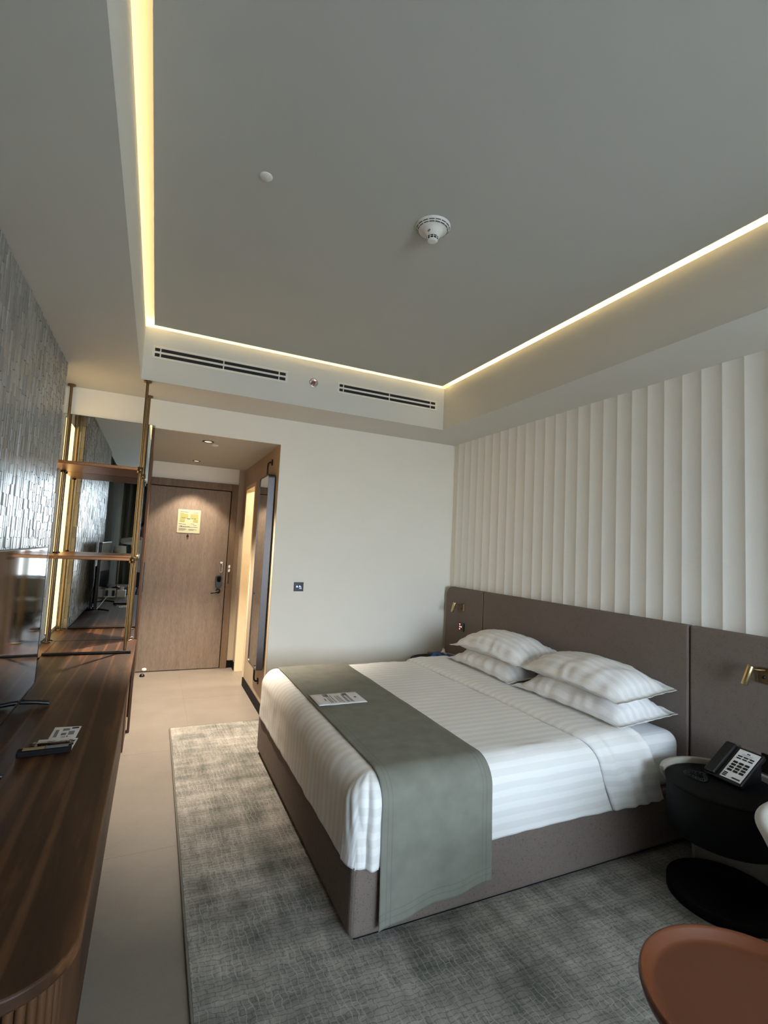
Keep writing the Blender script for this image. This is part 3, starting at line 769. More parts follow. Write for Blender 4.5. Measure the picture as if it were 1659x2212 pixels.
# duvet
RD = .10
DX0, DY0, DY1 = BX0 - .002, BY0 - .006, BY1 + .006
ZD = .606
arc = RD * PI / 2
LEN = arc + (ZD - RD - .285)
def dwr(u, v, d, da, db, pos):
    a = .004 * nz(u * 5, v * 5) + .0022 * nz(u * 14, v * 14, 3)
    if d > 0:
        a += .004 * nz(pos.x * 9 + pos.y * 9, pos.z * 3, 5) * min(1, d / .1)
        hang = max(0, d - arc * .6)
        a += .010 * hang * 2.5
        if da > 0 and db == 0: a += .0022 * math.sin(pos.y * 62 + 5 * nz(pos.y * 5, 1.0) + d * 22) * min(1, d / .06) * max(0, 1 - d / .26) * (.5 + nz(pos.y * 3, 7.7))
        elif db > 0 and da == 0: a += .0034 * math.sin(pos.x * 40 + 7 * nz(pos.x * 3, 4.0) + d * 30) * min(1, d / .05) * max(0, 1 - d / .22) * (.4 + nz(pos.x * 2.5, 3.3)) + .007 * nz(pos.x * 5, d * 7, 2)
    if da > 0 and db > 0 and v < 2.5:
        k_ = da / (da + db)
        e = min(1, d / .2)
        a += e * (.006 + .012 * math.exp(-((k_ - .16) / .08) ** 2) - .007 * math.exp(-((k_ - .30) / .05) ** 2) + .008 * math.exp(-((k_ - .55) / .22) ** 2))
        a += .0022 * math.sin(k_ * 24 + d * 30) * math.sin(min(1, d / .34) * PI)
    return a
us = lsp(DX0 + RD - LEN, DX0 + RD, 46) + lsp(DX0 + RD + .015, 2.36, 76)
vs1 = lsp(DY0 + RD - LEN, DY0 + RD, 46) + lsp(DY0 + RD + .015, DY1 - RD - .015, 84) + lsp(DY1 - RD, DY1 - RD + LEN, 30)
G = drape(us, vs1, DX0, 99, DY0, DY1, ZD, RD, 0, dwr)
for row in G:                                                        # uneven hem
    for q in (0, 1, 2):
        row[q].z += .010 * nz(row[q].x * 4, 2.0) * (3 - q) / 3
du = thing('duvet', 'white striped duvet spread over the bed with its top edge turned down', 'duvet', (1.5, 2.735, .62))
dsh = world_child(MB().grid(G, True, True).obj('cover', sheet_y, None, solid=.006), du)
set_attr(dsh, 'cloth_v', [v for u in us for v in vs1])
# turned-down band
def fwr(u, v, d, da, db, pos):
    a = .004 * nz(u * 6, v * 5, 9) + .0025 * nz(u * 16, v * 12, 1)
    k_ = (u - 1.985) / (2.335 - 1.985)
    a += .022 * math.sqrt(max(0, 1 - (1 - min(1, k_ * 4.5)) ** 2)) - .002
    if d > 0: a += .006 * math.sin(u * 55 + 4 * nz(u * 5, v * 5)) * min(1, d / .12) + .02 * max(0, d - .1)
    return a
def fshift(u, v, d):
    base = -.04 * max(0, (v - 2.6)) / 1.0
    return Vector((base + (.15 * (d / .40) ** 1.1 if v < 2.5 else 0), 0, (.006 * nz(u * 9, v * 2)) if d > .3 else 0))
us = lsp(1.985, 2.335, 34)
ex = .03
vs2 = lsp(DY0 + RD - LEN - ex + .035, DY0 + RD, 40) + lsp(DY0 + RD + .015, DY1 - RD - .015, 80) + lsp(DY1 - RD, DY1 - RD + LEN, 22)
G = drape(us, vs2, -99, 99, DY0, DY1, ZD, RD, .004, fwr, fshift)
o = world_child(MB().grid(G, True, True).obj('turned_down_band', sheet_y, None, solid=.010), du); set_attr(o, 'cloth_v', [v + .02 for u in us for v in vs2])
# runner
def rwr(u, v, d, da, db, pos):
    k_ = (u - .87) / .52
    a = .003 * nz(u * 7, v * 4, 2) + .002 * nz(u * 20, v * 6, 4)
    for e in (.055, .085, .915, .945):                              # stitched border lines
        a -= .0016 * math.exp(-((k_ - e) / .008) ** 2)
    if d > 0:
        hang = max(0, d - arc)
        a += .05 * hang + .006 * math.sin(u * 26 + 1.2) * min(1, hang / .25) + .010 * hang * nz(u * 5, 3.1)
    return a
RX0, RX1 = .872, 1.392
us = lsp(RX0, RX1, 72)
def hem(u): return (ZD - RD - (.066 + .068 * ((u - RX0) / (RX1 - RX0)) ** .7))
nv = 60
vsr = [(lambda u, i=i: (DY0 + RD) - (arc + hem(u)) * (1 - i / nv)) for i in range(nv)] + lsp(DY0 + RD, DY1 - RD, 90) + lsp(DY1 - RD + .012, DY1 - RD + arc + .4, 26)
vsr_hem = vsr
G = drape(us, vsr, -99, 99, DY0, DY1, ZD, RD, .011, rwr)
ru = thing('bed_runner', 'grey-green bed runner laid across the foot of the bed', 'bed runner', (1.13, 2.735, .63))
o = world_child(MB().grid(G, True, True).obj('cloth', runner_m, None, solid=.004), ru)
set_attr(o, 'cloth_u', [(u - RX0) / (RX1 - RX0) for u in us for v in vsr])
set_attr(o, 'cloth_h', [((i / nv) * (arc + hem(u)) if i < nv else 9.0) for u in us for i in range(len(vsr))])
# card on the runner
pc = thing('printed_card', 'white printed card lying on the grey-green bed runner', 'card', (1.03, 2.752, ZD + .0195))
pc.rotation_euler = (0, 0, -.01)
mb = MB(); G = [[(-.1435 + .287 * i / 12, -.103 + .206 * j / 8, .0012 * nz(i * .4, j * .4)) for j in range(9)] for i in range(13)]
mb.grid(G, True, False).obj('sheet', paperm, pc, solid=.0012)
R_ = random.Random(3); rects = []
def pr_z(name, m, parent, rects, z):
    mb = MB()
    for x0, x1, y0_, y1 in rects: mb.box(x0, x1, y0_, y1, z, z + .0005)
    o = mb.obj(name, m, parent)
    if len(rects) > 1: o['kind'] = 'stuff'
    return o
for x in (.035, .044, .060, .069): rects.append((x, x + .0035, -.08 + .012 * R_.random(), .085 - .04 * R_.random()))
for x in (.012, .002, -.010): rects.append((x, x + .0032, -.085 + .02 * R_.random(), .06 - .03 * R_.random()))
for x in (-.05, -.06, -.034): rects.append((x, x + .0032, -.08 + .02 * R_.random(), .088 - .03 * R_.random()))
rects += [(.045, .074, .045, .085), (-.072, -.044, .045, .09)]
pr_z('print', ink, pc, rects, .0018)
pr_z('print', ink_d, pc, [(-.082, -.078, -.03, .01)], .0018)
MB().lathe([(.0075, .0019), (.0075, .0023), (.001, .0024)], (.105, 0.0, 0), 20).obj('emblem', ink_d, pc)

# pillows
def pillow(name, label, loc, rot, L, Wd, T, seed, fl=.038, sag=.0):
    t = thing(name, label, 'pillow', loc, group='pillows on the bed'); t.rotation_euler = rot
    nu, nvv = 44, 34; top = []; bot = []
    for i in range(nu + 1):
        rt, rb = [], []
        for j in range(nvv + 1):
            u = -1 + 2 * i / nu; v = -1 + 2 * j / nvv
            fx, fy = 1 - fl / (Wd / 2), 1 - fl / (L / 2)              # filled part inside the flange
            a = min(1, abs(v) / fx); b = min(1, abs(u) / fy)
            th_ = max(0, (1 - a ** 2.4)) ** .5 * max(0, (1 - b ** 3.4)) ** .5
            cin = 1 - .055 * (abs(u) ** 3) * (1 - abs(v) ** 2) ; cin2 = 1 - .075 * (abs(v) ** 3) * (1 - abs(u) ** 2)
            x, y = v * Wd / 2 * cin, u * L / 2 * cin2
            w_ = .009 * nz(x * 8 + seed, y * 8) + .004 * nz(x * 22 + seed, y * 22)
            edge = max(abs(u), abs(v))
            ruf = .010 * nz(x * 14 + seed * 2, y * 14, 7) * max(0, edge - .55) / .45
            wrk = .006 * math.sin((x * 60 if b > a else y * 60) + 5 * nz(x * 6, y * 6, seed)) * min(1, max(0, edge - .5) / .3) * max(0, 1 - max(0, edge - .85) / .1)
            s_ = -sag * (u * u) 
            zt = T / 2 * th_ + (w_ + wrk) * (1 if th_ > 0 else 0) + ruf + s_ + .0012
            zb = -T / 2 * th_ * .9 + ruf + s_ - .0012
            rt.append((x, y, zt)); rb.append((x, y, zb))
        top.append(rt); bot.append(rb)
    mb = MB().grid(top, True).grid(bot, True, True)
    rim = [(i, 0) for i in range(nu + 1)] + [(nu, j) for j in range(1, nvv + 1)] + [(i, nvv) for i in range(nu - 1, -1, -1)] + [(0, j) for j in range(nvv - 1, 0, -1)]
    n_ = len(rim); vs3 = [top[i][j] for i, j in rim] + [bot[i][j] for i, j in rim]
    mb.add(vs3, [(q, (q + 1) % n_, n_ + (q + 1) % n_, n_ + q) for q in range(n_)], True)
    mb.obj('pillowcase', sheet_p, t, merge=True)
    return t
pillow('pillow', 'lower white pillow of the stack at the near side of the bed', (2.462, 2.255, ZM + .082), (0, -.05, .02), .83, .47, .20, 1.3, sag=.012)
pillow('pillow', 'lower white pillow of the stack at the far side of the bed', (2.462, 3.095, ZM + .082), (0, -.05, -.02), .80, .47, .20, 5.1, sag=.012)
pillow('pillow', 'upper white pillow on the stack at the near side of the bed', (2.478, 2.265, ZM + .222), (.0, -.10, -.03), .83, .45, .185, 9.7, sag=.034)
pillow('pillow', 'upper white pillow on the stack at the far side of the bed', (2.478, 3.085, ZM + .226), (.0, -.13, .02), .82, .45, .185, 14.2, sag=.034)

# ================================================================== nightstands
def arc_shell(r0, r1, z0, z1, a0f, a1f, n=40, m=12, rim=.0):
    """upright curved shell, angular limits given as functions of height 0..1"""
    mb = MB(); rows_o, rows_i = [], []
    for j in range(m + 1):
        t = j / m; z = z0 + (z1 - z0) * t; a0, a1 = a0f(t), a1f(t)
        rows_o.append([(r1 * math.cos(a0 + (a1 - a0) * i / n), r1 * math.sin(a0 + (a1 - a0) * i / n), z) for i in range(n + 1)])
        rows_i.append([(r0 * math.cos(a0 + (a1 - a0) * i / n), r0 * math.sin(a0 + (a1 - a0) * i / n), z) for i in range(n + 1)])
    mb.grid(rows_o, True, False); mb.grid(rows_i, True, True)
    for rows in (0, m):
        mb.grid([rows_o[rows], rows_i[rows]], False, rows == 0)
    for c in (0, n):
        mb.grid([[r_[c] for r_ in rows_o], [r_[c] for r_ in rows_i]], False, c != 0)
    return mb
def nightstand(x, y, label, mirror=1):
    t = thing('nightstand', label, 'nightstand', (x, y, .012), group='nightstands beside the bed')
    R0 = .228
    drum = MB().lathe([(.001, .285), (R0 - .004, .285), (R0, .289), (R0, .482), (R0 - .001, .4825), (R0 - .001, .4855), (R0, .486), (R0, .492), (R0 - .006, .4975), (.001, .4975)], n=72).obj('drum', black_m, t)
    MB().lathe([(.001, 0), (.222, 0), (.226, .004), (.226, .042), (.222, .046), (.001, .046)], n=72).obj('base_disc', black_m, t)
    sgn = mirror
    if sgn > 0: a0 = lambda q: math.radians(-78 + 0 * q); a1 = lambda q: math.radians(62 + 66 * q ** 2.2)
    else: a0 = lambda q: math.radians(-62 - 66 * q ** 2.2); a1 = lambda q: math.radians(78)
    arc_shell(.236, .256, 0.02, .52, a0, a1, 56, 14).obj('shell', offwhite, t, .006, 2)
    return t
nightstand(2.432, 1.442, 'round black drum nightstand with a pale curved shell, by the phone', 1)
nightstand(2.432, 4.005, 'round black drum nightstand with a pale curved shell, in the far corner', -1)
# tissue box in the far corner
tb = thing('tissue_box', 'blue tissue box with a white tissue on the far nightstand', 'tissue box', (2.475, 3.93, .5095)); tb.rotation_euler = (0, 0, .35)
box('carton', blue_card, tb, -.055, .055, -.11, .11, 0, .06, .003)
MB().lathe([(.001, .0), (.03, .0)], (0, 0, 0), 20, M=RT((-.0555, .06, .03), 0, -PI / 2)).obj('emblem', pm('pale_blue_print', (120, 170, 220), .6), tb)
mb = MB(); G = []
for i in range(9):
    row = []
    for j in range(9):
        u, v = -1 + i / 4, -1 + j / 4
        row.append((.006 * math.sin(v * 5 + u) * (1 - .3 * v), u * .035 * (1 - .42 * (v + 1)) + .004 * v, .06 + .028 * (v + 1) + .003 * math.sin(u * 4)))
    G.append(row)
mb.grid(G).obj('tissue', paperm, tb, solid=.001)

# telephone on the near nightstand
ph = thing('telephone', 'black desk telephone with a white keypad panel on the near nightstand', 'telephone', (2.532, 1.452, .5095)); ph.rotation_euler = (0, 0, -.06)
PA = .60
MP = RT((0, 0, .066), 0, -PA, 0)
pb = MB().obox(MP, .205, .172, .026).obj('body', black, ph, .008, 3)
mb = MB().prism([(-.075, 0), (.095, 0), (.095, .09), (.07, .10), (.0, .05), (-.075, .012)], -.06, .06); mb.v = [(x, z, y) for x, y, z in mb.v]; mb.obj('cradle', black, ph, .004)
hs = MB().obox(RT((0, 0, .066), 0, -PA, 0) @ Matrix.Translation((0, .058, .018)), .20, .050, .022).obj('handset', black, ph, .009, 3)
fp = MB().obox(MP @ Matrix.Translation((0, -.030, .0135)), .178, .092, .0012).obj('key_panel', paperm, ph)
kb = MB().obox(Matrix(), 1, 1, .003).mesh('key'); kb.materials.append(black)
def key(x, y, sx, sy):
    o = bpy.data.objects.new('key', kb); COL.objects.link(o); o.parent = ph; o.matrix_local = MP @ Matrix.Translation((x, y, .0152)) @ Matrix.Diagonal((sx, sy, 1, 1))
for r in range(4):
    for c in range(3): key(-.036 + .017 * r - .006, -.055 + .026 * c - .002, .011, .018)
for r in range(2):
    for c in range(3): key(.036 + .013 * r, -.055 + .026 * c - .002, .006, .018)
key(-.078, -.052, .006, .034)
for c in range(3): key(-.062 - .009 * c, .0, .005, .016)
pl_ = MB().obox(MP @ Matrix.Translation((.074, -.03, .0143)), .006, .014, .0006); pl_.obj('print', ink_d, ph)
pl_ = MB()
for q in range(3): pl_.obox(MP @ Matrix.Translation((.066 - .006 * q, -.03, .0143)), .0015, .05 - .01 * (q % 2), .0005)
pl_.obj('print', ink, ph)['kind'] = 'stuff'
pts = []
for i in range(220):
    s_ = i / 219; ang = s_ * 2 * PI * 22
    bx, by, bz = -.10 - .10 * math.sin(s_ * 3.0) * .9, .06 + .05 * math.sin(s_ * 6.0) + .02 * s_, .009
    pts.append((bx + .006 * math.cos(ang), by + .006 * math.sin(ang), bz + .004 * math.sin(ang * 1.0 + 1)))
MB().tube(pts, .0022, 6).obj('coiled_cord', black, ph)

# ================================================================== terracotta side table
tt = thing('side_table', 'round terracotta lacquer side table with a raised tray rim', 'side table', (1.343, .704, .012))
RT_ = .26; ztt = .488
MB().lathe([(.001, ztt - .034), (RT_ - .018, ztt - .034), (RT_ - .004, ztt - .026), (RT_, ztt - .012), (RT_ - .001, ztt - .003), (RT_ - .004, ztt), (RT_ - .008, ztt - .001),
            (RT_ - .012, ztt - .006), (RT_ - .026, ztt - .022), (RT_ - .030, ztt - .0255), (RT_ - .036, ztt - .027), (RT_ - .05, ztt - .0275), (.001, ztt - .0275)], n=96).obj('tray_top', terra, tt)
MB().lathe([(.024, .018), (.024, ztt - .034)], n=32).obj('column', terra, tt)
MB().lathe([(.001, 0), (.17, 0), (.17, .008), (.16, .014), (.03, .02), (.001, .02)], n=64).obj('foot', terra, tt)

# ================================================================== grey armchair at the right edge
ac = thing('armchair', 'pale grey upholstered tub armchair at the right edge of the photo', 'armchair', (2.205, .715, .012))
def tub(r_in, r_out, z0, z1, a0, a1, n=64, m=14):
    prof = []
    f = lambda q, d: .27 + .15 * q ** 1.6 - d
    for j in range(m + 1): q = j / m; prof.append((f(q, 0), z0 + (z1 - z0) * q))
    prof.append((f(1, .012), z1 + .012)); prof.append((f(1, .032), z1 + .010))
    for j in range(m, -1, -1): q = j / m; prof.append((f(q, .046), z0 + (z1 - z0) * q))
    mb = MB(); P = [[(r * math.cos(a0 + (a1 - a0) * i / n), r * math.sin(a0 + (a1 - a0) * i / n), z) for i in range(n + 1)] for r, z in prof]
    mb.grid(P, True, False)
    mb.add([row[0] for row in P], [tuple(range(len(P)))]); mb.add([row[-1] for row in P], [tuple(range(len(P) - 1, -1, -1))])
    return mb
tub(.38, .42, .15, .605, math.radians(-48), math.radians(228)).obj('tub_shell', greyfab, ac)
MB().lathe([(.001, .20), (.23, .20), (.245, .22), (.29, .34), (.30, .38), (.26, .405), (.001, .41)], n=64).obj('seat_cushion', greyfab, ac)
MB().lathe([(.001, .14), (.25, .14), (.262, .155), (.262, .2), (.001, .2)], n=64).obj('seat_base', greyfab, ac)
for a in (45, 135, 225, 315):
    t = math.radians(a); MB().tube([(.19 * math.cos(t), .19 * math.sin(t), .145), (.24 * math.cos(t), .24 * math.sin(t), 0)], [.018, .011], 12).obj('leg', darkwood, ac)

# ================================================================== desk
ZK = .712
dk = thing('desk', 'long walnut desk with a rounded fluted end along the left wall', 'desk', (-.35, 2.7, 0))
def kp(o): return world_child(o, dk)
def desk_outline(inset, yback=4.328, xback=-.606):
    x1, y0_, r = -.072 - inset, 1.058 + inset, .135 - inset * .6
    pts = [(xback, yback), (xback, y0_ + .02)]
    # slightly bowed end, then rounded corner
    for i in range(9):
        t = i / 8; x = xback + (x1 - r - xback) * t; pts.append((x, y0_ + .02 * (1 - math.sin(PI / 2 * min(1, t * 1.2)))))
    for i in range(1, 13):
        t = -PI / 2 + PI / 2 * i / 12; pts.append((x1 - r + r * math.cos(t), y0_ + r + r * math.sin(t)))
    pts.append((x1, yback)); return pts
kp(MB().prism(desk_outline(0), ZK - .030, ZK).obj('desk_top', desk_wood, None, .006, 3))
kp(box('niche_top', desk_wood, None, -.690, -.6065, 3.782, 4.328, ZK - .03, ZK, .002))
bo = desk_outline(.034)
kp(MB().prism(desk_outline(.044), .0, ZK - .031).obj('carcass', darkwood, None))
# fluted slats round the end and along the side
path = bo[1:-1]; path = path + [(bo[-1][0], 1.20), (bo[-1][0], 1.62)]
sl_me = MB().lathe([(.0088, 0.004), (.0088, ZK - .050)], n=10).mesh('slat'); sl_me.materials.append(slat_wood)
acc = 0; nxt = .008; prev = path[0]
for q in path[1:]:
    L = math.hypot(q[0] - prev[0], q[1] - prev[1])
    while nxt <= acc + L and L > 1e-9:
        t = (nxt - acc) / L; x, y = prev[0] + (q[0] - prev[0]) * t, prev[1] + (q[1] - prev[1]) * t
        o = bpy.data.objects.new('slat', sl_me); COL.objects.link(o); o.location = (x, y, 0); world_child(o, dk); nxt += .0195
    acc += L; prev = q
kp(box('side_panel', desk_wood, None, -.118, -.106, 1.63, 3.955, .0, ZK - .033, .002))
kp(box('cabinet_end', closet_wood, None, -.118, -.097, 3.958, 4.328, .0, ZK - .031, .002))
kp(MB().prism(desk_outline(.040), ZK - .050, ZK - .031).obj('recess', darkwood, None))

# ================================================================== television
tv = thing('television', 'large black flat television standing on the desk', 'television', (-.51, 2.35, ZK))
def tp(o): return world_child(o, tv)
TY0, TY1, TZ0, TZ1, TX = 1.745, 2.945, .757, 1.430, -.482
tp(box('panel', black, None, TX - .030, TX - .002, TY0, TY1, TZ0, TZ1, .003))
tp(box('screen', black_gl, None, TX - .0019, TX, TY0 + .004, TY1 - .004, TZ0 + .012, TZ1 - .004))
tp(box('bezel', gunmetal, None, TX - .006, TX + .0012, TY0, TY1, TZ1 - .0035, TZ1 + .0008)); tp(box('bezel', gunmetal, None, TX - .006, TX + .0012, TY1 - .0035, TY1 + .0008, TZ0, TZ1)); tp(box('bezel', gunmetal, None, TX - .006, TX + .0012, TY0, TY1, TZ0 - .0008, TZ0 + .011))
tp(box('rear_housing', black_m, None, TX - .065, TX - .030, TY0 + .25, TY1 - .25, TZ0 + .03, TZ1 - .25, .01))
for yy in (2.730, 1.96):
    tp(MB().tube([(TX - .016, yy, TZ0 + .04), (TX - .016, yy, ZK + .026)], .010, 10).obj('foot', black, None))
    tp(MB().tube([(TX - .115, yy - .012, ZK + .010), (TX - .06, yy - .004, ZK + .020), (TX - .016, yy, ZK + .026), (TX + .05, yy + .004, ZK + .019), (TX + .098, yy + .008, ZK + .010)], [.009, .010, .012, .010, .009], 10).obj('foot', black, None))
cb = thing('tv_cables', 'black cables hanging behind the television', 'cable', (-.57, 2.5, ZK))
world_child(MB().tube([(-.545, 2.5, .95), (-.565, 2.46, .82), (-.575, 2.42, .725), (-.56, 2.34, .718), (-.55, 2.25, .718)], .004, 8).obj('cable', black, None), cb)
world_child(MB().tube([(-.545, 2.6, .98), (-.57, 2.66, .86), (-.577, 2.62, .76), (-.565, 2.55, .718), (-.575, 2.45, .7165)], .003, 8).obj('cable', black, None), cb)

# ================================================================== things on the desk
def flat_card(name, label, pts, z, prints=()):
    c = Vector((sum(p[0] for p in pts) / 4, sum(p[1] for p in pts) / 4, z))
    t = thing(name, label, 'card', c, group='printed cards on the desk')
    mb = MB().prism([(p[0] - c.x, p[1] - c.y) for p in pts], 0, .0012); mb.obj('sheet', paperm, t)
    return t
c1 = flat_card('info_card', 'white printed card farther along the desk', [(-.314, 2.288), (-.223, 2.276), (-.217, 2.406), (-.311, 2.418)], ZK + .0005)
c1['label'] = 'white printed card lying behind the card with the pen'
pr_z('print', ink, c1, [(-.036, -.024, -.045, .035), (-.012, .012, .02, .045), (-.012, .005, -.03, -.005), (.012, .032, -.03, .01)], .0013)
pr_z('print', ink_d, c1, [(.018, .042, .036, .052), (.01, .014, -.052, -.04), (-.008, .006, -.05, -.046)], .0013)
c2 = flat_card('info_card', 'white printed card with a wrapped pen on it', [(-.348, 2.180), (-.221, 2.158), (-.213, 2.272), (-.343, 2.292)], ZK + .0005)
pr_z('print', ink, c2, [(.03, .034, -.03, .03), (.04, .043, -.02, .035), (.05, .053, -.02, .035), (-.015, .008, -.046, -.034), (.02, .04, -.05, -.038), (-.05, -.03, -.04, -.02)], .0013)
pen = thing('wrapped_pen', 'black pen in a clear plastic sleeve on the printed card', 'pen', (-.288, 2.222, ZK + .0025)); pen.rotation_euler = (0, 0, -.08)
MB().tube([(-.05, 0, .005), (-.048, 0, .005), (.048, 0, .005), (.056, 0, .005)], [.002, .0042, .0042, .0018], 10).obj('barrel', black, pen)
glass = NT('clear_plastic'); glass.b.inputs['Transmission Weight'].default_value = 1; glass.b.inputs['Roughness'].default_value = .08; glass.b.inputs['IOR'].default_value = 1.15
G = [[(-.07 + .14 * i / 18, -.022 + .044 * j / 8, .0103 + .004 * nz(i * .6, j * .7) - .006 * (abs(j - 4) / 4) ** 2) for j in range(9)] for i in range(19)]
MB().grid(G).obj('sleeve', glass.m, pen, solid=.0004)
rc = thing('remote_tray', 'narrow dark tray with a beige label at the edge of the cards', 'tray', (-.302, 2.148, ZK + .0003)); rc.rotation_euler = (0, 0, .03)
box('body', black_m, rc, -.082, .082, -.02, .018, 0, .022, .005, 3)
box('label_strip', pm('beige_label', (150, 128, 92), .6), rc, -.066, .0, -.010, .014, .022, .0226); box('label_strip', ink, rc, .002, .072, -.010, .014, .022, .0226)

# ================================================================== shelf unit with brass poles
su = thing('shelf_unit', 'brass pole shelf unit with two copper shelves on the desk', 'shelf', (-.4, 4.07, ZK))
def sp_(o): return world_child(o, su)
PX = [(-.135, 3.868), (-.128, 4.275), (-.657, 3.850), (-.657, 4.292)]
for i, (x, y) in enumerate(PX):
    po_ = sp_(MB().tube([(x, y, ZK + .002), (x, y, ZS - .002)], .0098, 20).obj('pole', brass, None))
    for z0_, z1_ in ((ZK, ZK + .006), (ZS - .012, ZS)):
        f_ = MB().lathe([(.001, z0_), (.026, z0_), (.026, z1_), (.001, z1_)], (x, y, 0), 28).obj('flange', brass, po_)
    if x > -.3:
        for zc in (1.974, 1.340):
            MB().lathe([(.001, zc - .021), (.0195, zc - .021), (.0195, zc + .021), (.001, zc + .021)], (x, y, 0), 24).obj('collar', brass, po_)
    else:
        for zc in (1.974, 1.340):
            for dz in (.020, -.014): MB().lathe([(.001, zc + dz - .006), (.017, zc + dz - .006), (.017, zc + dz + .006), (.001, zc + dz + .006)], (x, y, 0), 24).obj('collar', gunmetal, po_)
for zc in (1.977, 1.345):
    s_ = sp_(box('shelf', copper, None, -.672, -.148, 3.836, 4.322, zc - .011, zc + .011, .003))
sp_(MB().tube([(-.604, 3.822, ZK + .010), (-.094, 3.806, ZK + .010)], .0095, 14).obj('bottom_rail', gunmetal, None))

# niche light panel and mirror behind the shelves
nl = thing('niche_light', 'tall glowing warm light panel in the niche beside the shelves', 'light panel', (-.697, 4.0, ZK))
world_child(box('diffuser', led_panel, None, -.697, -.692, 3.80, 4.20, ZK + .03, 2.40), nl)
world_child(box('profile', brass, None, -.6995, -.6972, 3.79, 4.21, ZK + .02, 2.41), nl)
mr = thing('shelf_mirror', 'large mirror panel behind the brass shelf unit', 'mirror', (-.39, 4.338, ZK))
world_child(box('glass', pol_mir, None, -.698, -.092, 4.331, 4.340, ZK + .0005, 2.403), mr)
world_child(box('top_trim', gunmetal, None, -.698, -.092, 4.329, 4.3405, 2.4032, 2.4045), mr)

# ================================================================== window side of the room, seen in the mirrors
def curtain(x0, x1, y, z0, z1, label, seed):
    t = thing('curtain', label, 'curtain', ((x0 + x1) / 2, y, z0), group='dark olive curtains')
    n = int((x1 - x0) / .008); P = []
    for z in (z0, (z0 + z1) / 2, z1):
        P.append([(x0 + (x1 - x0) * i / n, y + .035 * math.sin(i * .42 + 1.5 * nz(i * .03, seed)) + .012 * nz(i * .11, z * .6, seed), z) for i in range(n + 1)])
    world_child(MB().grid(P).obj('drape', curtain_m, None, solid=.004), t)
    world_child(MB().tube([(x0, y, z1 + .012), (x1, y, z1 + .012)], .012, 12).obj('track', gunmetal, None), t)
curtain(-.69, .28, WY + .17, .02, 2.59, 'dark olive curtain drawn back at the left of the window', 2)
curtain(2.45, 2.755, WY + .17, .02, 2.59, 'dark olive curtain at the headboard end of the window', 8)
t = thing('curtain', 'dark olive side curtain reflected in the shelf mirror', 'curtain', (-.655, -.8, .02), group='dark olive curtains')
n = 390; P = []
for z in (.02, 1.3, 2.59):
    P.append([(-.652 + .030 * math.sin(i * .42 + 1.5 * nz(i * .03, 4.0)) + .008 * nz(i * .11, z * .6, 4), -1.9 + 3.13 * i / n, z) for i in range(n + 1)])
world_child(MB().grid(P).obj('drape', curtain_m, None, solid=.004), t)
world_child(MB().tube([(-.655, -1.9, 2.604), (-.655, 1.23, 2.604)], .012, 12).obj('track', gunmetal, None), t)
sf = thing('window_sofa', 'beige sofa under the window, reflected in the television', 'sofa', (1.4, -1.45, 0))
def sfp(nm, m, *a, b=.03): return world_child(box(nm, m, None, *a, bevel=b, seg=4), sf)
sfp('base', sofabase, .75, 2.3, -1.75, -1.10, .05, .18, b=.01); sfp('seat', sofafab, .75, 2.3, -1.62, -1.08, .19, .40, b=.04); sfp('backrest', sofafab, .75, 2.3, -1.78, -1.60, .18, .72, b=.04)
for a in (.81, 2.24):
    for b in (-1.7, -1.16): world_child(MB().tube([(a, b, .06), (a, b, 0)], .02, 10).obj('leg', darkwood, None), sf)
cs = thing('window_console', 'low walnut console near the window, reflected in the shelf mirror', 'console', (-.43, .1, 0))
world_child(box('body', desk_wood, None, -.60, -.24, -.85, .70, .05, .66, .004), cs); world_child(box('top', desk_wood, None, -.61, -.22, -.87, .72, .66, .69, .004), cs); world_child(box('plinth', black_m, None, -.59, -.27, -.83, .68, 0, .05), cs)
lm = thing('table_lamp', 'table lamp with a white shade on the console, reflected in the shelf mirror', 'lamp', (-.50, -.20, .69))
MB().lathe([(.001, 0), (.07, 0), (.07, .012), (.02, .02), (.012, .03)], n=32).obj('base', black, lm); MB().tube([(0, 0, .02), (0, 0, .52)], .008, 12).obj('stem', brass, lm)
MB().lathe([(.085, .66), (.10, .48)], n=40).obj('shade', lampshade_m, lm, solid=.003)
ab = thing('amenity_box', 'white amenity tray of sachets on the desk, reflected in the shelf mirror', 'tray', (-.50, 1.36, ZK))
box('tray', whitep, ab, -.08, .08, -.05, .05, 0, .012, .003); box('back', whitep, ab, -.08, .08, -.05, -.044, .012, .11, .002)
for q, m_ in enumerate((paperm, blue_card, paperm, gunmetal)): box('sachet', m_, ab, -.074 + .038 * q, -.042 + .038 * q, -.03, -.022, .012, .085)
ts = thing('tissue_cube', 'white tissue cube on the desk, reflected in the shelf mirror', 'tissue box', (-.35, 1.33, ZK))
box('carton', whitep, ts, -.05, .05, -.05, .05, 0, .09, .004); MB().lathe([(.03, .09), (.02, .11), (.028, .13), (.001, .135)], n=14).obj('tissue', paperm, ts)

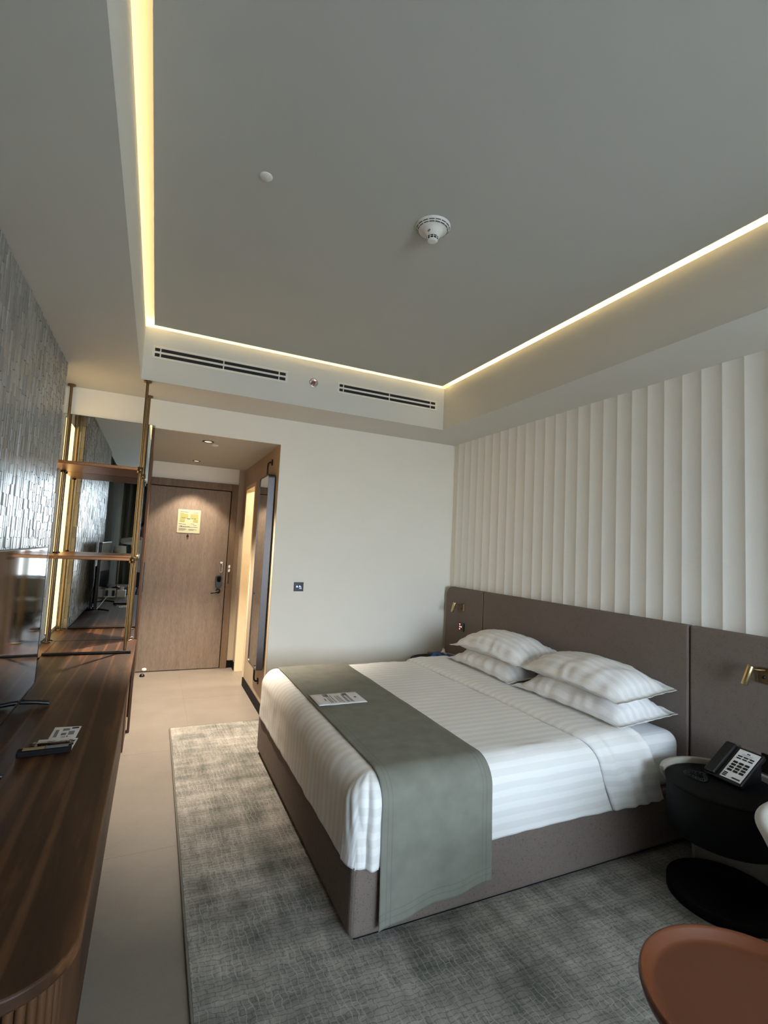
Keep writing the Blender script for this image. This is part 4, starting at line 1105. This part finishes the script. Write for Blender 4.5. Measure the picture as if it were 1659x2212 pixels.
# ================================================================== the person taking the photo, seen in the shelf mirror
def skin_mesh(pts, edges, radii, root, sub=2):
    me = bpy.data.meshes.new('skin'); me.from_pydata(pts, edges, []); me.update()
    ob = bpy.data.objects.new('skin_tmp', me); COL.objects.link(ob)
    md = ob.modifiers.new('skin', 'SKIN'); md.use_smooth_shade = True
    sv = me.skin_vertices[0] if me.skin_vertices else None
    if sv is None:
        bm = bmesh.new(); bm.from_mesh(me); bm.verts.layers.skin.verify(); bm.to_mesh(me); bm.free(); sv = me.skin_vertices[0]
    for i, r in enumerate(radii):
        sv.data[i].radius = r if isinstance(r, tuple) else (r, r); sv.data[i].use_root = (i == root)
    ss = ob.modifiers.new('sub', 'SUBSURF'); ss.levels = sub; ss.render_levels = sub
    bpy.context.view_layer.update()
    out = bpy.data.meshes.new_from_object(ob.evaluated_get(bpy.context.evaluated_depsgraph_get()))
    bpy.data.objects.remove(ob); return out
pe = thing('person', 'person in a white shirt holding up a phone, reflected in the shelf mirror', 'person', (-.16, -.42, 0))
V = [(-.16, -.42, .96), (-.16, -.415, 1.10), (-.16, -.41, 1.26), (-.16, -.405, 1.40), (-.158, -.40, 1.49), (-.155, -.385, 1.555), (-.15, -.362, 1.64), (-.15, -.365, 1.715),   # 0-7 spine, neck, head
     (-.255, -.42, .88), (-.265, -.40, .50), (-.265, -.44, .10), (-.275, -.33, .045),                                                                                      # 8-11 left leg
     (-.065, -.42, .88), (-.055, -.40, .50), (-.055, -.44, .10), (-.045, -.33, .045),                                                                                      # 12-15 right leg
     (-.33, -.40, 1.43), (-.485, -.175, 1.43), (-.255, -.085, 1.475), (-.19, -.072, 1.485),                                                                                # 16-19 left arm
     (.01, -.40, 1.43), (.17, -.21, 1.26), (.115, -.095, 1.425), (.10, -.075, 1.455)]                                                                                      # 20-23 right arm
E_ = [(0, 1), (1, 2), (2, 3), (3, 4), (4, 5), (5, 6), (6, 7), (0, 8), (8, 9), (9, 10), (10, 11), (0, 12), (12, 13), (13, 14), (14, 15), (3, 16), (16, 17), (17, 18), (18, 19), (3, 20), (20, 21), (21, 22), (22, 23)]
Rr = [(.155, .115), (.142, .105), (.158, .112), (.140, .095), .058, .056, (.078, .092), (.062, .072), .092, .062, .046, .034, .092, .062, .046, .034, .066, .046, .032, .026, .066, .046, .032, .026]
bme = skin_mesh(V, E_, Rr, 0)
bme.materials.clear(); [bme.materials.append(m_) for m_ in (shirt, trouser, skin, black_m)]
for p_ in bme.polygons:
    c = p_.center
    if c.z < .085: p_.material_index = 3
    elif c.z < .955: p_.material_index = 1
    elif c.z > 1.50 and -.24 < c.x < -.07 and c.y < -.25: p_.material_index = 2
    elif (-.262 < c.x < -.17 or .05 < c.x < .118) and c.y > -.10 and c.z > 1.40: p_.material_index = 2
    else: p_.material_index = 0
bo_ = bpy.data.objects.new('body', bme); COL.objects.link(bo_); world_child(bo_, pe)
HC = Vector((-.15, -.362, 1.665))
def blob(name, m, c, r, n=20):
    prof = [(max(.001, math.sin(PI * i / 14)), -math.cos(PI * i / 14)) for i in range(15)]
    M = Matrix.Translation(c) @ Matrix.Diagonal((r[0], r[1], r[2], 1))
    return world_child(MB().lathe(prof, n=n, M=M).obj(name, m, None), pe)
# hair cap: upper back of the head
G = []
for i in range(15):
    th_ = PI * .56 * i / 14; row = []
    for j in range(33):
        a = 2 * PI * j / 32; fr = max(0, math.sin(a)); t_ = th_ * (1 - .38 * fr)
        row.append((HC.x + .084 * math.sin(t_) * math.cos(a) * 1.04, HC.y + .100 * math.sin(t_) * math.sin(a) - .006, HC.z + .01 + .118 * math.cos(t_)))
    G.append(row)
world_child(MB().grid(G).obj('hair', hair_m, None, solid=.012), pe)
for sx in (-1, 1):
    blob('eye', whitep, HC + Vector((sx * .032, .083, .002)), (.012, .007, .007), 14); blob('pupil', hair_m, HC + Vector((sx * .032, .0885, .002)), (.005, .003, .005), 12)
    blob('ear', skin, HC + Vector((sx * .084, -.005, -.008)), (.010, .020, .032), 14)
    world_child(MB().tube([HC + Vector((sx * .016, .090, .022)), HC + Vector((sx * .034, .091, .026)), HC + Vector((sx * .050, .080, .020))], .0035, 8).obj('eyebrow', hair_m, None), pe)
world_child(MB().tube([HC + Vector((0, .086, .012)), HC + Vector((0, .100, -.014)), HC + Vector((0, .104, -.030)), HC + Vector((0, .090, -.036))], [.007, .010, .013, .008], 12).obj('nose', skin, None), pe)
world_child(MB().tube([HC + Vector((-.024, .080, -.060)), HC + Vector((0, .090, -.058)), HC + Vector((.024, .080, -.060))], [.003, .006, .003], 10).obj('mouth', red_glass, None), pe)
def hand(side):
    # palm and five fingers closing on the phone edge; side -1 = the hand at -x
    w0 = Vector((-.19, -.072, 1.485)) if side < 0 else Vector((.10, -.075, 1.455))
    tgt = Vector((-.088, -.052, 1.497)) if side < 0 else Vector((.088, -.052, 1.488))
    if side < 0: k1 = Vector((-.115, -.060, 1.495))
    else: k1 = Vector((.094, -.062, 1.475))
    pts = [w0, (w0 + k1) / 2, k1]; ed = [(0, 1), (1, 2)]; rad = [.026, (.030, .018), (.032, .016)]
    for q in range(4):
        z = .030 - .020 * q; ln = (.9, 1.0, .95, .75)[q]
        b0 = k1 + Vector((-side * .006, 0, z)); b1 = tgt + Vector((-side * .0, -.004, z * 1.05)); b2 = tgt + Vector((-side * .016 * ln, .018, z * 1.05)); b3 = tgt + Vector((-side * .034 * ln, .026, z * 1.02))
        i0 = len(pts); pts += [b0, b1, b2, b3]; ed += [(2, i0), (i0, i0 + 1), (i0 + 1, i0 + 2), (i0 + 2, i0 + 3)]; rad += [.0095, .009, .0085, .007]
    i0 = len(pts); t0 = (w0 + k1) / 2
    pts += [t0 + Vector((-side * .012, -.018, .022)), tgt + Vector((-side * .012, -.022, .018)), tgt + Vector((-side * .038, -.018, .012))]
    ed += [(1, i0), (i0, i0 + 1), (i0 + 1, i0 + 2)]; rad += [.012, .0105, .008]
    me = skin_mesh([tuple(p_) for p_ in pts], ed, rad, 0, 1); me.materials.clear(); me.materials.append(skin)
    o = bpy.data.objects.new('hand', me); COL.objects.link(o); world_child(o, pe)
hand(-1); hand(1)
pho = thing('smartphone', 'black smartphone held up by the person in the mirror', 'phone', (0, -.036, 1.497))
box('body', black_gl, pho, -.076, .076, -.0045, .0045, -.037, .037, .004, 3)
